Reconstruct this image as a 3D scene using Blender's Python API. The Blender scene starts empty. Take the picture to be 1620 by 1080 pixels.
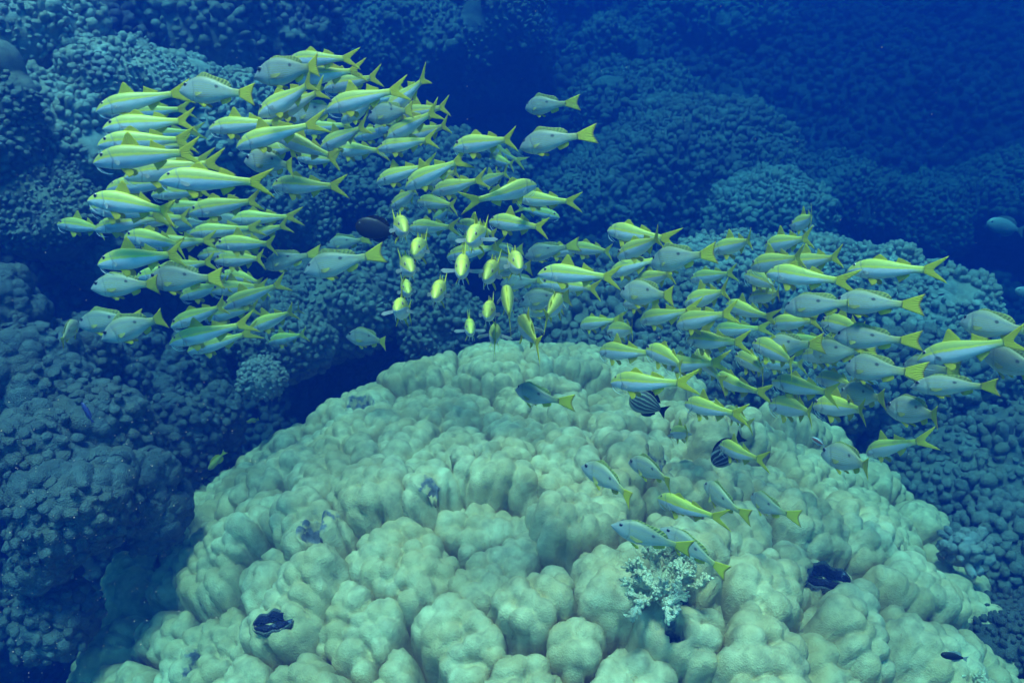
import bpy, math, random
import numpy as np
from mathutils import Vector, Matrix

# ------------------------------------------------------------------ camera, sky, sun, exposure
scene = bpy.context.scene
COL = scene.collection
FPX = 1270.0                       # focal length in pixels of the 1620 px wide photograph
PITCH = math.radians(15.0)
CAM = np.array([0.0, 0.0, 3.0])
AX_R = np.array([1.0, 0.0, 0.0])
AX_U = np.array([0.0, math.sin(PITCH), math.cos(PITCH)])
AX_F = np.array([0.0, math.cos(PITCH), -math.sin(PITCH)])

cam_data = bpy.data.cameras.new("camera")
cam = bpy.data.objects.new("camera", cam_data)
COL.objects.link(cam)
cam_data.sensor_width = 36.0
cam_data.lens = 36.0 * FPX / 1620.0
cam_data.clip_start = 0.05
cam_data.clip_end = 200.0
cam.location = CAM
cam.rotation_euler = (math.radians(90) - PITCH, 0, 0)
scene.camera = cam

SUN_EL, SUN_AZ = math.radians(72), math.radians(-25)
world = bpy.data.worlds.new("World")
scene.world = world
world.use_nodes = True
wn = world.node_tree
wn.nodes.clear()
w_out = wn.nodes.new("ShaderNodeOutputWorld")
w_bg = wn.nodes.new("ShaderNodeBackground")
w_sky = wn.nodes.new("ShaderNodeTexSky")
w_sky.sky_type = 'NISHITA'
w_sky.sun_disc = False
w_sky.sun_elevation = SUN_EL
w_sky.sun_rotation = math.radians(205)
wn.links.new(w_sky.outputs[0], w_bg.inputs[0])
w_bg.inputs[1].default_value = 0.15
wn.links.new(w_bg.outputs[0], w_out.inputs[0])

sun_data = bpy.data.lights.new("sun", 'SUN')
sun_data.energy = 5.0
sun_data.angle = math.radians(14)
sun_data.color = (1.0, 0.50, 0.475)
sun = bpy.data.objects.new("sun", sun_data)
COL.objects.link(sun)
sun.location = (0, 0, 30)
# the light comes from above, a little from the left and from behind the camera
_d = Vector((0.12, 0.27, -1.0)).normalized()
sun.rotation_euler = _d.to_track_quat('-Z', 'Y').to_euler()

scene.view_settings.view_transform = 'Standard'
scene.view_settings.look = 'None'
scene.view_settings.gamma = 1.0
scene.view_settings.exposure = 2.95
scene.render.engine = 'CYCLES'
scene.cycles.max_bounces = 6
scene.cycles.diffuse_bounces = 3
scene.cycles.glossy_bounces = 2
scene.cycles.transmission_bounces = 4
scene.cycles.volume_bounces = 1
scene.cycles.use_denoising = True
scene.cycles.caustics_reflective = False
scene.cycles.caustics_refractive = False

# water: extinction per metre, share of it that is scattered (r, g, b), absorption tint
WATER_DENSITY = 0.50
WATER_SCATTER = (0.0010, 0.0092, 0.072)
WATER_ABSORB = (0.030, 0.36, 0.39)

rng = np.random.default_rng(7)
random.seed(7)


# ------------------------------------------------------------------ small helpers
def ray(px, py):
    """Unnormalised viewing ray of a pixel of the photograph; its length along the lens axis is 1."""
    return (px - 810.0) / FPX * AX_R + (540.0 - py) / FPX * AX_U + AX_F


def at(px, py, depth):
    return CAM + ray(px, py) * depth


def tag(o, label=None, category=None, group=None, kind=None):
    if label: o["label"] = label
    if category: o["category"] = category
    if group: o["group"] = group
    if kind: o["kind"] = kind
    return o


def mesh_obj(name, verts, faces, mat=None, parent=None, smooth=True, mats=None, mat_idx=None):
    me = bpy.data.meshes.new(name)
    verts = np.asarray(verts, dtype=np.float32)
    if isinstance(faces, np.ndarray):
        nf, k = faces.shape
        me.vertices.add(len(verts))
        me.vertices.foreach_set("co", verts.ravel())
        me.loops.add(nf * k)
        me.loops.foreach_set("vertex_index", faces.astype(np.int32).ravel())
        me.polygons.add(nf)
        me.polygons.foreach_set("loop_start", np.arange(0, nf * k, k, dtype=np.int32))
        me.polygons.foreach_set("loop_total", np.full(nf, k, dtype=np.int32))
        me.update(calc_edges=True)
    else:
        me.from_pydata([tuple(map(float, v)) for v in verts], [], faces)
    if smooth:
        me.polygons.foreach_set("use_smooth", np.ones(len(me.polygons), dtype=bool))
    for m in (mats or ([mat] if mat else [])):
        me.materials.append(m)
    if mat_idx is not None:
        me.polygons.foreach_set("material_index", np.asarray(mat_idx, dtype=np.int32))
    me.update()
    o = bpy.data.objects.new(name, me)
    COL.objects.link(o)
    if parent is not None:
        o.parent = parent
    return o


def set_attr(o, name, values):
    a = o.data.attributes.new(name, 'FLOAT', 'POINT')
    a.data.foreach_set("value", np.asarray(values, dtype=np.float32))


def grid_faces(nu, nv, wrap_v=False):
    i = np.arange(nu - 1)[:, None]
    j = np.arange(nv if wrap_v else nv - 1)[None, :]
    j2 = (j + 1) % nv
    a = i * nv + j; b = i * nv + j2; c = (i + 1) * nv + j2; d = (i + 1) * nv + j
    return np.stack([a, b, c, d], -1).reshape(-1, 4)


# ------------------------------------------------------------------ noise on arrays of points
def _hash(ix, iy, iz, k):
    h = (ix.astype(np.uint32) * np.uint32(374761393) + iy.astype(np.uint32) * np.uint32(668265263)
         + iz.astype(np.uint32) * np.uint32(2147483647) + np.uint32((k * 1274126177 + 97) & 0xffffffff))
    h = (h ^ (h >> np.uint32(13))) * np.uint32(1274126177)
    h = (h ^ (h >> np.uint32(16))) * np.uint32(2246822519)
    h = h ^ (h >> np.uint32(15))
    return (h & np.uint32(0xffffff)).astype(np.float32) / np.float32(0xffffff)


def vnoise(P, freq, seed=0):
    Q = (P * freq).astype(np.float32) + np.float32(1000.0)
    I = np.floor(Q).astype(np.int64)
    f = Q - I
    f = f * f * (3 - 2 * f)
    out = np.zeros(len(P), dtype=np.float32)
    for dx in (0, 1):
        wx = f[:, 0] if dx else 1 - f[:, 0]
        for dy in (0, 1):
            wy = f[:, 1] if dy else 1 - f[:, 1]
            for dz in (0, 1):
                wz = f[:, 2] if dz else 1 - f[:, 2]
                out += wx * wy * wz * _hash(I[:, 0] + dx, I[:, 1] + dy, I[:, 2] + dz, seed)
    return out * 2 - 1


def fbm(P, freq, octaves=3, seed=0):
    r = np.zeros(len(P), dtype=np.float32); a = 1.0; s = 0
    for k in range(octaves):
        r += a * vnoise(P, freq * 2 ** k, seed + 11 * k); s += a; a *= 0.5
    return r / s


def knobs(P, cell, seed=0, rlo=0.45, rhi=0.85, flat=1.0, down=None):
    """Height of a union of balls of mixed size, one per cell of a jittered lattice: rounded knobs that meet in creases."""
    Q = (P / cell).astype(np.float32) + np.float32(1000.0)
    I = np.floor(Q).astype(np.int64)
    f = Q - I
    best = np.zeros(len(P), dtype=np.float32)
    for dx in (-1, 0, 1):
        for dy in (-1, 0, 1):
            for dz in (-1, 0, 1):
                X, Y, Z = I[:, 0] + dx, I[:, 1] + dy, I[:, 2] + dz
                ax = dx + _hash(X, Y, Z, seed) - f[:, 0]
                ay = dy + _hash(X, Y, Z, seed + 1) - f[:, 1]
                az = dz + _hash(X, Y, Z, seed + 2) - f[:, 2]
                r = rlo + (rhi - rlo) * _hash(X, Y, Z, seed + 3)
                q = r * r - (ax * ax + ay * ay + az * az)
                np.maximum(best, q, out=best)
    return np.sqrt(best) * cell * flat


def pick_spaced(P, spacing, r, limit=60000, tries=60000):
    """Indices of points of P no two of which lie closer than the spacing (random order)."""
    order = r.permutation(len(P))[:tries]
    grid = {}; out = []
    inv = 1.0 / spacing; s2 = spacing * spacing
    Pl = P[order].tolist()
    for i, p in zip(order.tolist(), Pl):
        c = (int(p[0] * inv // 1), int(p[1] * inv // 1), int(p[2] * inv // 1))
        ok = True
        for dx in (-1, 0, 1):
            for dy in (-1, 0, 1):
                for dz in (-1, 0, 1):
                    for q in grid.get((c[0] + dx, c[1] + dy, c[2] + dz), ()):
                        if (p[0] - q[0]) ** 2 + (p[1] - q[1]) ** 2 + (p[2] - q[2]) ** 2 < s2:
                            ok = False; break
                    if not ok: break
                if not ok: break
            if not ok: break
        if ok:
            grid.setdefault(c, []).append(p); out.append(i)
            if len(out) >= limit: break
    return np.array(out)


def knob_template(seg=7):
    rings = [(0.0, 0.72), (0.35, 0.90), (0.60, 1.0), (0.80, 0.90), (0.93, 0.62), (0.99, 0.30)]
    V = [(r * math.cos(2 * math.pi * k / seg), r * math.sin(2 * math.pi * k / seg), z) for z, r in rings for k in range(seg)] + [(0, 0, 1.0)]
    F = []
    for i in range(len(rings) - 1):
        for k in range(seg):
            k2 = (k + 1) % seg
            F += [(i * seg + k, i * seg + k2, (i + 1) * seg + k2), (i * seg + k, (i + 1) * seg + k2, (i + 1) * seg + k)]
    b = (len(rings) - 1) * seg
    F += [(b + k, b + (k + 1) % seg, len(V) - 1) for k in range(seg)]
    return np.array(V), np.array(F)


KNOB_V, KNOB_F = knob_template()


def knob_cloud(C, Nrm, rad, length, lean, r):
    """Rounded coral knobs standing on the points C, leaning from the surface normal towards the light."""
    d = Nrm * (1 - lean) + np.array([0, 0, lean]) + r.normal(size=C.shape) * 0.24
    d /= np.linalg.norm(d, axis=1, keepdims=True)
    a = np.cross(d, r.normal(size=C.shape)); a /= np.linalg.norm(a, axis=1, keepdims=True)
    b = np.cross(d, a)
    sx = rad * r.uniform(0.85, 1.2, len(C)); sy = rad * r.uniform(0.85, 1.2, len(C))
    T = KNOB_V
    wob = 1 + r.uniform(-0.13, 0.12, (len(C), len(T)))
    V = (C[:, None] - d[:, None] * rad[:, None, None] * 0.35
         + a[:, None] * (sx[:, None] * T[None, :, 0] * wob)[..., None]
         + b[:, None] * (sy[:, None] * T[None, :, 1] * wob)[..., None]
         + d[:, None] * (length[:, None] * T[None, :, 2] * (1 + 0.7 * (wob - 1)))[..., None])
    F = KNOB_F[None] + (np.arange(len(C)) * len(T))[:, None, None]
    return V.reshape(-1, 3), F.reshape(-1, 3)


def quads_to_tris(f):
    return np.concatenate([f[:, [0, 1, 2]], f[:, [0, 2, 3]]])


def grid_normals(P, nu, nv, wrap_v=False):
    G = P.reshape(nu, nv, 3)
    du = np.gradient(G, axis=0)
    if wrap_v:
        dv = (np.roll(G, -1, 1) - np.roll(G, 1, 1)) / 2
    else:
        dv = np.gradient(G, axis=1)
    n = np.cross(du, dv).reshape(-1, 3)
    return n / np.maximum(np.linalg.norm(n, axis=1, keepdims=True), 1e-9)


# ------------------------------------------------------------------ materials
def new_mat(name):
    m = bpy.data.materials.new(name)
    m.use_nodes = True
    nt = m.node_tree
    b = nt.nodes["Principled BSDF"]
    return m, nt, b


def N(nt, t, **kw):
    n = nt.nodes.new(t)
    for k, v in kw.items():
        setattr(n, k, v)
    return n


def ramp(nt, src, stops, interp='LINEAR'):
    r = N(nt, "ShaderNodeValToRGB")
    r.color_ramp.interpolation = interp
    e = r.color_ramp.elements
    while len(e) > 1: e.remove(e[-1])
    e[0].position, e[0].color = stops[0][0], (*stops[0][1], 1)
    for p, c in stops[1:]:
        x = e.new(p); x.color = (*c, 1)
    nt.links.new(src, r.inputs[0])
    return r.outputs[0]


def mix(nt, fac, a, b, blend='MIX'):
    m = N(nt, "ShaderNodeMix", data_type='RGBA', blend_type=blend)
    for sock, v in ((m.inputs[0], fac), (m.inputs[6], a), (m.inputs[7], b)):
        if isinstance(v, (int, float)): sock.default_value = v
        elif isinstance(v, tuple): sock.default_value = (*v, 1)
        else: nt.links.new(v, sock)
    return m.outputs[2]


def noise_tex(nt, scale, detail=3.0, vec=None):
    t = N(nt, "ShaderNodeTexNoise")
    t.inputs["Scale"].default_value = scale
    t.inputs["Detail"].default_value = detail
    if vec is None:
        vec = N(nt, "ShaderNodeTexCoord").outputs["Object"]
    nt.links.new(vec, t.inputs["Vector"])
    return t.outputs["Fac"]


def math_n(nt, op, a, b=None, c=None):
    n = N(nt, "ShaderNodeMath", operation=op)
    for k, v in enumerate((a, b, c)):
        if v is None: continue
        if isinstance(v, (int, float)): n.inputs[k].default_value = v
        else: nt.links.new(v, n.inputs[k])
    return n.outputs[0]


def bump(nt, b, height, strength=0.4, dist=0.01):
    n = N(nt, "ShaderNodeBump")
    n.inputs["Strength"].default_value = strength
    n.inputs["Distance"].default_value = dist
    nt.links.new(height, n.inputs["Height"])
    nt.links.new(n.outputs[0], b.inputs["Normal"])


def coral_mat(name, c_a, c_b, c_patch, patch_scale=1.3, patch_at=(0.60, 0.68), fine=220, rough=0.85, patch_mix=1.0, dead=False, grain=0.8):
    """Living coral tissue: two tissue tones, polyps as fine bump, patches of dead algae-grown rock."""
    m, nt, b = new_mat(name)
    col = ramp(nt, noise_tex(nt, 3.5, 5), [(0.3, c_a), (0.7, c_b)])
    fine_n = noise_tex(nt, 26, 4)
    col = mix(nt, 0.6, col, ramp(nt, fine_n, [(0.3, (0.35, 0.35, 0.35)), (0.7, (0.9, 0.9, 0.9))]), 'OVERLAY')
    warm = ramp(nt, noise_tex(nt, 8.0, 4), [(0.42, (0, 0, 0)), (0.62, (1, 1, 1))])
    col = mix(nt, math_n(nt, 'MULTIPLY', warm, 0.55), col, (c_b[0] * 0.90, c_b[1] * 0.74, c_b[2] * 0.52))
    p = ramp(nt, noise_tex(nt, patch_scale, 6), [(patch_at[0], (0, 0, 0)), (patch_at[1], (patch_mix,) * 3)])
    if dead:
        p = math_n(nt, 'MAXIMUM', p, ramp(nt, math_n(nt, 'ADD', N(nt, "ShaderNodeAttribute", attribute_name="dead").outputs["Fac"],
                   math_n(nt, 'MULTIPLY', math_n(nt, 'SUBTRACT', noise_tex(nt, 22, 5), 0.5), 1.5)), [(0.45, (0, 0, 0)), (0.60, (1, 1, 1))]))
    rock = ramp(nt, noise_tex(nt, 38, 5), [(0.3, c_patch), (0.62, tuple(min(1, 2.6 * c + 0.02) for c in c_patch)), (0.75, (0.30, 0.27, 0.30))])
    col = mix(nt, p, col, rock)
    nt.links.new(col, b.inputs["Base Color"])
    b.inputs["Roughness"].default_value = rough
    b.inputs["Specular IOR Level"].default_value = 0.10
    pol = N(nt, "ShaderNodeTexVoronoi")
    pol.inputs["Scale"].default_value = fine * 0.8
    nt.links.new(N(nt, "ShaderNodeTexCoord").outputs["Object"], pol.inputs["Vector"])
    h = math_n(nt, 'ADD', math_n(nt, 'MULTIPLY', pol.outputs["Distance"], 0.8), math_n(nt, 'MULTIPLY', noise_tex(nt, 55, 4), 0.8))
    bump(nt, b, h, grain, 0.008)
    return m


M_DOME = coral_mat("boulder_coral_tissue", (0.38, 0.285, 0.14), (0.58, 0.465, 0.27), (0.085, 0.075, 0.08), 1.1, (0.76, 0.82), dead=True, grain=0.42)
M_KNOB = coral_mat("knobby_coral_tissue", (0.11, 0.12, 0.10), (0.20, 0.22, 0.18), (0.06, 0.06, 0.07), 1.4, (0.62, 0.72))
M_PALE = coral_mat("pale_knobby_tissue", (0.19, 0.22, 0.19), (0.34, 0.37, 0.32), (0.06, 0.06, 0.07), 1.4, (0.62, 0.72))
M_PILLAR_SHADE = coral_mat("shade_toned_pillar_tissue", (0.055, 0.072, 0.07), (0.12, 0.135, 0.125), (0.05, 0.05, 0.06), 1.2, (0.66, 0.76))  # tissue tones darkened: shade of the deep, walled-in lower left put into the colour
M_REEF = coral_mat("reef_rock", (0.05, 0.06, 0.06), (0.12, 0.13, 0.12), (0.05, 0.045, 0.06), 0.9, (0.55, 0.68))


# ------------------------------------------------------------------ the setting: reef slope and water
def smooth(e0, e1, x):
    t = np.clip((x - e0) / (e1 - e0), 0, 1)
    return t * t * (3 - 2 * t)


def reef_height(x, y):
    floor = 0.35 + 0.16 * np.clip(y - 4.6, 0, 6) + 0.55 * smooth(4.2, 5.6, y)
    left = 3.3 * smooth(1.9, 4.2, -x + 0.16 * (y - 4.5))
    left_deep = -1.2 * smooth(0.9, 2.2, -x) * (1 - smooth(3.2, 4.6, y))
    right_drop = -0.9 * smooth(2.6, 5.5, x) * (1 - smooth(8.0, 13, y))
    far = 0.80 * np.clip(y - 9.2 - 0.15 * np.clip(x, -4, 9), 0, 20)
    far = 4.9 * (1 - np.exp(-far / 4.0))
    return floor + left + left_deep + right_drop + far


def build_reef():
    nr, na = 420, 560
    r = 0.8 * (20.0 / 0.8) ** (np.linspace(0, 1, nr))
    r = 0.6 * r + 0.4 * np.linspace(0.8, 20.0, nr)
    a = np.radians(np.linspace(-72, 72, na))
    Rg, Ag = np.meshgrid(r, a, indexing='ij')
    x = (Rg * np.sin(Ag)).ravel(); y = (Rg * np.cos(Ag)).ravel()
    z = reef_height(x, y)
    P = np.stack([x, y, z], 1)
    big = fbm(P * np.array([1, 1, 0.6]), 0.55, 4, 3)
    P[:, 2] += 0.55 * big
    P[:, 0] += 0.25 * vnoise(P, 0.8, 21)
    n = grid_normals(P, nr, na)
    n *= np.sign(n[:, 2:3] + 1e-6)
    P += n * (0.8 * knobs(P, 0.55, 31, 0.5, 0.9))[:, None]
    n = grid_normals(P, nr, na); n *= np.sign(n[:, 2:3] + 1e-6)
    r_ = np.random.default_rng(5)
    F = quads_to_tris(grid_faces(nr, na)[:, ::-1])
    ang = np.degrees(np.arctan2(P[:, 0], P[:, 1])); dist = np.hypot(P[:, 0], P[:, 1])
    sel = np.where((np.abs(ang) < 46) & (dist > 3.0) & (dist < 16.5))[0]
    VV, FF = [P], [F]; base = len(P)
    for lo, hi, sp in ((3.0, 6.5, 0.055), (6.5, 10.0, 0.075), (10.0, 16.5, 0.11)):
        q = sel[(dist[sel] >= lo) & (dist[sel] < hi)]
        k = q[pick_spaced(P[q], sp, r_, 16000, 90000)]
        rad = sp * r_.uniform(0.40, 0.70, len(k)); ln = sp * r_.uniform(0.7, 1.7, len(k))
        v, f = knob_cloud(P[k], n[k], rad, ln, 0.5, r_)
        VV.append(v); FF.append(f + base); base += len(v)
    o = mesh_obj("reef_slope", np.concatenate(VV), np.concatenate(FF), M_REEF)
    tag(o, "dark coral covered reef slope behind and below the fish", None, None, "structure")
    return o


build_reef()


# ------------------------------------------------------------------ the big boulder coral in front
DOME_C = np.array([0.19, 3.54, 0.655])
DOME_R = np.array([1.96, 2.02, 0.94])


def dome_hit(px, py):
    d = ray(px, py); o = (CAM - DOME_C) / DOME_R; e = d / DOME_R
    a = e @ e; b = o @ e; k = o @ o - 1
    q = max(b * b - a * k, 0.0)
    return CAM + d * ((-b - math.sqrt(q)) / a)


LOBES = [(180,1070),(250,990),(330,1045),(305,900),(390,900),(425,940),(345,815),(450,835),(520,880),(530,800),(440,740),(520,690),
 (600,650),(420,690),(480,990),(570,1025),(655,915),(615,830),(690,830),(800,940),(755,850),(720,1035),(835,1000),(960,955),(930,880),
 (900,1050),(1060,1045),(985,790),(905,800),(850,725),(785,800),(700,760),(630,755),(690,690),(580,775),(620,600),(700,590),(770,650),
 (890,690),(970,700),(850,590),(930,620),(770,570),(1030,760),(1090,820),(1160,890),(1110,960),(1180,1000),(1240,870),(1280,960),
 (1240,1055),(1340,1030),(1350,890),(1425,970),(1440,1065),(1385,800),(1310,765),(1240,720),(1200,810),(1450,860),(1505,930),
 (1545,1030),(1560,1085),(1130,760),(1080,700),(1010,655),(1150,1070),(640,1080),(380,1100),(480,1110),(820,1110),(1000,1120),
 (560,625),(490,650),(350,740),(265,860),(205,980),(1330,700),(1420,780),(1180,690)]


# worn hollows of dead, algae-grown skeleton: pixel and half size in pixels
DEAD = [(490,812,44,16),(566,628,26,12),(690,768,24,7),(300,1040,26,14),(1070,985,16,20),(850,1022,30,12),(1040,720,28,16),(1297,905,30,10)]


def build_dome():
    nu, nv = 680, 1560
    el = np.radians(np.linspace(90, -38, nu))
    # finer steps on the side that faces the open water, coarser behind
    t = np.linspace(0, 1, nv, endpoint=False)
    az = 2 * np.pi * t - 0.60 * np.sin(2 * np.pi * t) + np.pi / 2
    E, A = np.meshgrid(el, az, indexing='ij')
    D = np.stack([np.cos(E) * np.cos(A), np.cos(E) * np.sin(A), np.sin(E)], -1).reshape(-1, 3)
    slim = 1 - 0.135 * np.sin(2 * np.clip(np.arcsin(np.clip(D[:, 2], -1, 1)), 0, 2))      # sloping shoulders
    P = D * DOME_R
    P[:, :2] *= slim[:, None]
    P[:, 0] *= 1 - 0.015 * (D[:, 0] < 0) * smooth(0.0, 0.5, -D[:, 0])
    P = P + DOME_C
    nrm = D / DOME_R; nrm /= np.linalg.norm(nrm, axis=1, keepdims=True)
    P = P + nrm * (0.07 * fbm(P, 0.9, 2, 5))[:, None]
    seeds = [dome_hit(*s) for s in LOBES]
    r2 = np.random.default_rng(3)
    for _ in range(4000):
        v = r2.normal(size=3); v /= np.linalg.norm(v)
        if v[2] < -0.6: continue
        q = DOME_C + v * DOME_R
        if min(np.linalg.norm(q - s) for s in seeds) > 0.30: seeds.append(q)
    S = np.array(seeds, dtype=np.float32)
    off = r2.uniform(-0.07, 0.08, len(S)).astype(np.float32)
    wgt = r2.uniform(-0.03, 0.03, len(S)).astype(np.float32)
    W = P + 0.055 * np.stack([vnoise(P, 4.5, k) for k in (51, 52, 53)], 1) + 0.02 * np.stack([vnoise(P, 13, k) for k in (54, 55, 56)], 1)
    W = W.astype(np.float32)
    border = np.empty(len(P), np.float32); who = np.empty(len(P), np.int32)
    for c in range(0, len(P), 60000):
        d = np.sqrt(((W[c:c + 60000, None, :] - S[None]) ** 2).sum(-1)) - wgt[None]
        two = np.argpartition(d, 1, axis=1)[:, :2]
        da = np.take_along_axis(d, two, 1)
        sw = da[:, 0] > da[:, 1]
        who[c:c + 60000] = np.where(sw, two[:, 1], two[:, 0])
        border[c:c + 60000] = np.abs(da[:, 1] - da[:, 0]) * 0.5
    open_ = 0.72 + 0.28 * smooth(-0.35, 0.25, fbm(P, 2.3, 2, 61))       # some seams gape, some are closed
    b = np.clip(border / 0.070, 0, 1)
    prof = np.sqrt(np.maximum(1 - (1 - b) ** 2.4, 0))
    gap = 1 - smooth(0.002, 0.026, border)
    h = 0.215 * open_ * prof + off[who] * prof
    direc = nrm * 0.75 + np.array([0, -0.05, 0.45]); direc /= np.linalg.norm(direc, axis=1, keepdims=True)
    P1 = P + direc * h[:, None]
    n1 = grid_normals(P1, nu, nv, True)
    s = np.sign((n1 * nrm).sum(1, keepdims=True)); n1 = n1 * s
    n1 = n1 * 0.75 + nrm * 0.25
    # round nodules over every lobe: one per spaced seed, meeting in creases
    front = np.where((P1[:, 1] < DOME_C[1] + 1.0) & (P1[:, 2] > DOME_C[2] - 0.5))[0]
    ns_ = front[pick_spaced(P1[front], 0.046, r2, 16000, 260000)]
    from mathutils.kdtree import KDTree
    kd = KDTree(len(ns_))
    rad = r2.uniform(0.033, 0.046, len(ns_))
    cen = P1[ns_]
    for i, p in enumerate(cen): kd.insert(p, i)
    kd.balance()
    P1w = P1 + 0.006 * np.stack([vnoise(P1, 22, k) for k in (57, 58, 59)], 1)
    hn = np.zeros(len(P1))
    rl = rad.tolist()
    for i, p in zip(front.tolist(), P1w[front].tolist()):
        best = 0.0
        for _c, j, dd in kd.find_n(p, 3):
            q_ = rl[j] * rl[j] - dd * dd
            if q_ > best: best = q_
        hn[i] = math.sqrt(best)
    P2 = P1 + n1 * (1.30 * hn + 0.16 * knobs(P1, 0.20, 71, 0.5, 0.9))[:, None]
    f = grid_faces(nu, nv, True)
    seam = (1 - smooth(0.010, 0.032, border)) * (0.30 + 0.70 * smooth(-0.25, 0.10, fbm(P, 1.9, 2, 63)))
    P2 = P2 - direc * (0.26 * seam)[:, None]
    dead = np.zeros(len(P2))
    c = P2 - CAM; dep = c @ AX_F
    qx = 810 + FPX * (c @ AX_R) / dep; qy = 540 - FPX * (c @ AX_U) / dep
    for x, y, rx, ry in DEAD:
        i = np.where((np.abs(qx - x) < 8) & (np.abs(qy - y) < 8))[0]
        if len(i) == 0: continue
        p = P2[i[np.argmin(dep[i])]]; rm = 0.5 * (rx + ry) / FPX * ((p - CAM) @ AX_F)
        dead = np.maximum(dead, 1 - np.linalg.norm(P2 - p, axis=1) / (2 * rm))
    P2 -= direc * (0.10 * smooth(0.40, 0.75, dead + 0.40 * fbm(P2, 9, 3, 66)))[:, None]
    global DOME_P
    DOME_P = P2
    o = mesh_obj("boulder_coral", P2, f, M_DOME)
    set_attr(o, "dead", dead)
    tag(o, "huge pale green dome of lumpy boulder coral filling the foreground below the fish", "coral")
    return o


build_dome()


# ------------------------------------------------------------------ coral heads around it
def coral_base(radii, center, n, seed, lobe, lobe_amp, tall=0.0):
    nu, nv = n
    el = np.radians(np.linspace(90, -70, nu))
    t_ = np.linspace(0, 1, nv, endpoint=False)
    az = 2 * np.pi * t_ - 0.45 * np.sin(2 * np.pi * t_) + np.pi / 2   # finer steps on the side open to the water
    E, A = np.meshgrid(el, az, indexing='ij')
    D = np.stack([np.cos(E) * np.cos(A), np.cos(E) * np.sin(A), np.sin(E)], -1).reshape(-1, 3)
    if tall:                                   # squarer shoulders
        D = np.sign(D) * np.abs(D) ** (1 - tall)
    P = D * radii
    nrm = D / radii; nrm /= np.linalg.norm(nrm, axis=1, keepdims=True)
    rm = float(radii.min())
    P = P + nrm * (0.28 * rm * fbm(P + center + seed * 3.7, 0.9 / rm, 3, seed))[:, None]
    if lobe:
        P = P + (nrm * 0.8 + np.array([0, 0, 0.3])) * (lobe_amp * knobs(P + center + seed, lobe, seed + 5, 0.5, 0.9))[:, None]
    n1 = grid_normals(P, nu, nv, True)
    n1 *= np.sign((n1 * nrm).sum(1, keepdims=True))
    return P, n1, nrm


def coral_head(name, center, radii, label, cell, amp, mat, lobe=0.0, lobe_amp=0.5, seed=0, n=(150, 260), lean=0.45, cat="coral", round_=1.0):
    """A head of knobby coral: a lobed core bristling with rounded knobs."""
    center = np.asarray(center, float); radii = np.asarray(radii, float)
    P, n1, nrm = coral_base(radii, center, n, seed, lobe, lobe_amp)
    r_ = np.random.default_rng(seed)
    k = pick_spaced(P, cell, r_, 7000, 60000)
    k = k[(P[k, 2] > -0.75 * radii[2]) & (P[k, 1] < 0.55 * radii[1])]
    clump = vnoise(P[k] + center, 1.0 / (cell * 3.2), seed + 2)
    k = k[fbm(P[k] + center, 0.55 / cell ** 0.5, 2, seed + 3) > -0.52]          # bare, broken patches
    clump = vnoise(P[k] + center, 1.0 / (cell * 3.2), seed + 2)
    zone = 1 + 0.55 * fbm(P[k] + center, 2.6, 2, seed + 4)
    rad = cell * zone * r_.uniform(0.40, 0.86, len(k)) * (1 + 0.2 * clump)
    ln = cell * amp * zone * (r_.uniform(0.5, 1.35, len(k)) + 0.9 * clump)
    v, f = knob_cloud(P[k], n1[k], rad, np.maximum(ln, 0.4 * cell), lean, r_)
    core = quads_to_tris(grid_faces(n[0], n[1], True))
    o = mesh_obj(name, np.concatenate([P, v]), np.concatenate([core, f + len(P)]), mat)
    o.location = center
    tag(o, label, cat)
    return o


def coral_pillar(name, center, radii, label, cell, amp, mat, lobe=0.0, lobe_amp=0.5, seed=0, n=(150, 260), tall=0.1):
    """A column of boulder coral: smooth skin over low rounded lumps."""
    center = np.asarray(center, float); radii = np.asarray(radii, float)
    P, n1, nrm = coral_base(radii, center, n, seed, lobe, lobe_amp, tall)
    n1 = n1 * 0.8 + nrm * 0.1 + np.array([0, 0, 0.15])
    P = P + n1 * (amp * knobs(P + center, cell, seed + 9, 0.5, 0.85) + amp * 0.6 * knobs(P + center, cell * 0.5, seed + 19, 0.5, 0.85))[:, None]
    r_ = np.random.default_rng(seed)
    k = pick_spaced(P, 0.042, r_, 3000, 30000)
    k = k[(fbm(P[k] + center, 3.2, 2, seed + 6) > 0.10) & (P[k, 1] < 0.5 * radii[1])]        # patches of small knobs
    v, f = knob_cloud(P[k], n1[k] / np.linalg.norm(n1[k], axis=1, keepdims=True), r_.uniform(0.013, 0.030, len(k)), r_.uniform(0.012, 0.045, len(k)), 0.3, r_)
    o = mesh_obj(name, np.concatenate([P, v]), np.concatenate([quads_to_tris(grid_faces(n[0], n[1], True)), f + len(P)]), mat)
    o.location = center
    tag(o, label, "coral")
    return o


def head_px(name, px, py, depth, rx, ry, label, cell, amp, mat, dy=1.0, push=0.5, make=coral_head, **kw):
    """A coral head whose outline is centred on a pixel, rx by ry pixels large at that depth."""
    k = depth / FPX
    R = (rx * k, rx * k * dy, ry * k)
    c = at(px, py, depth + push * R[1])
    return make(name, c, R, label, cell, amp, mat, **kw)


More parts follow.
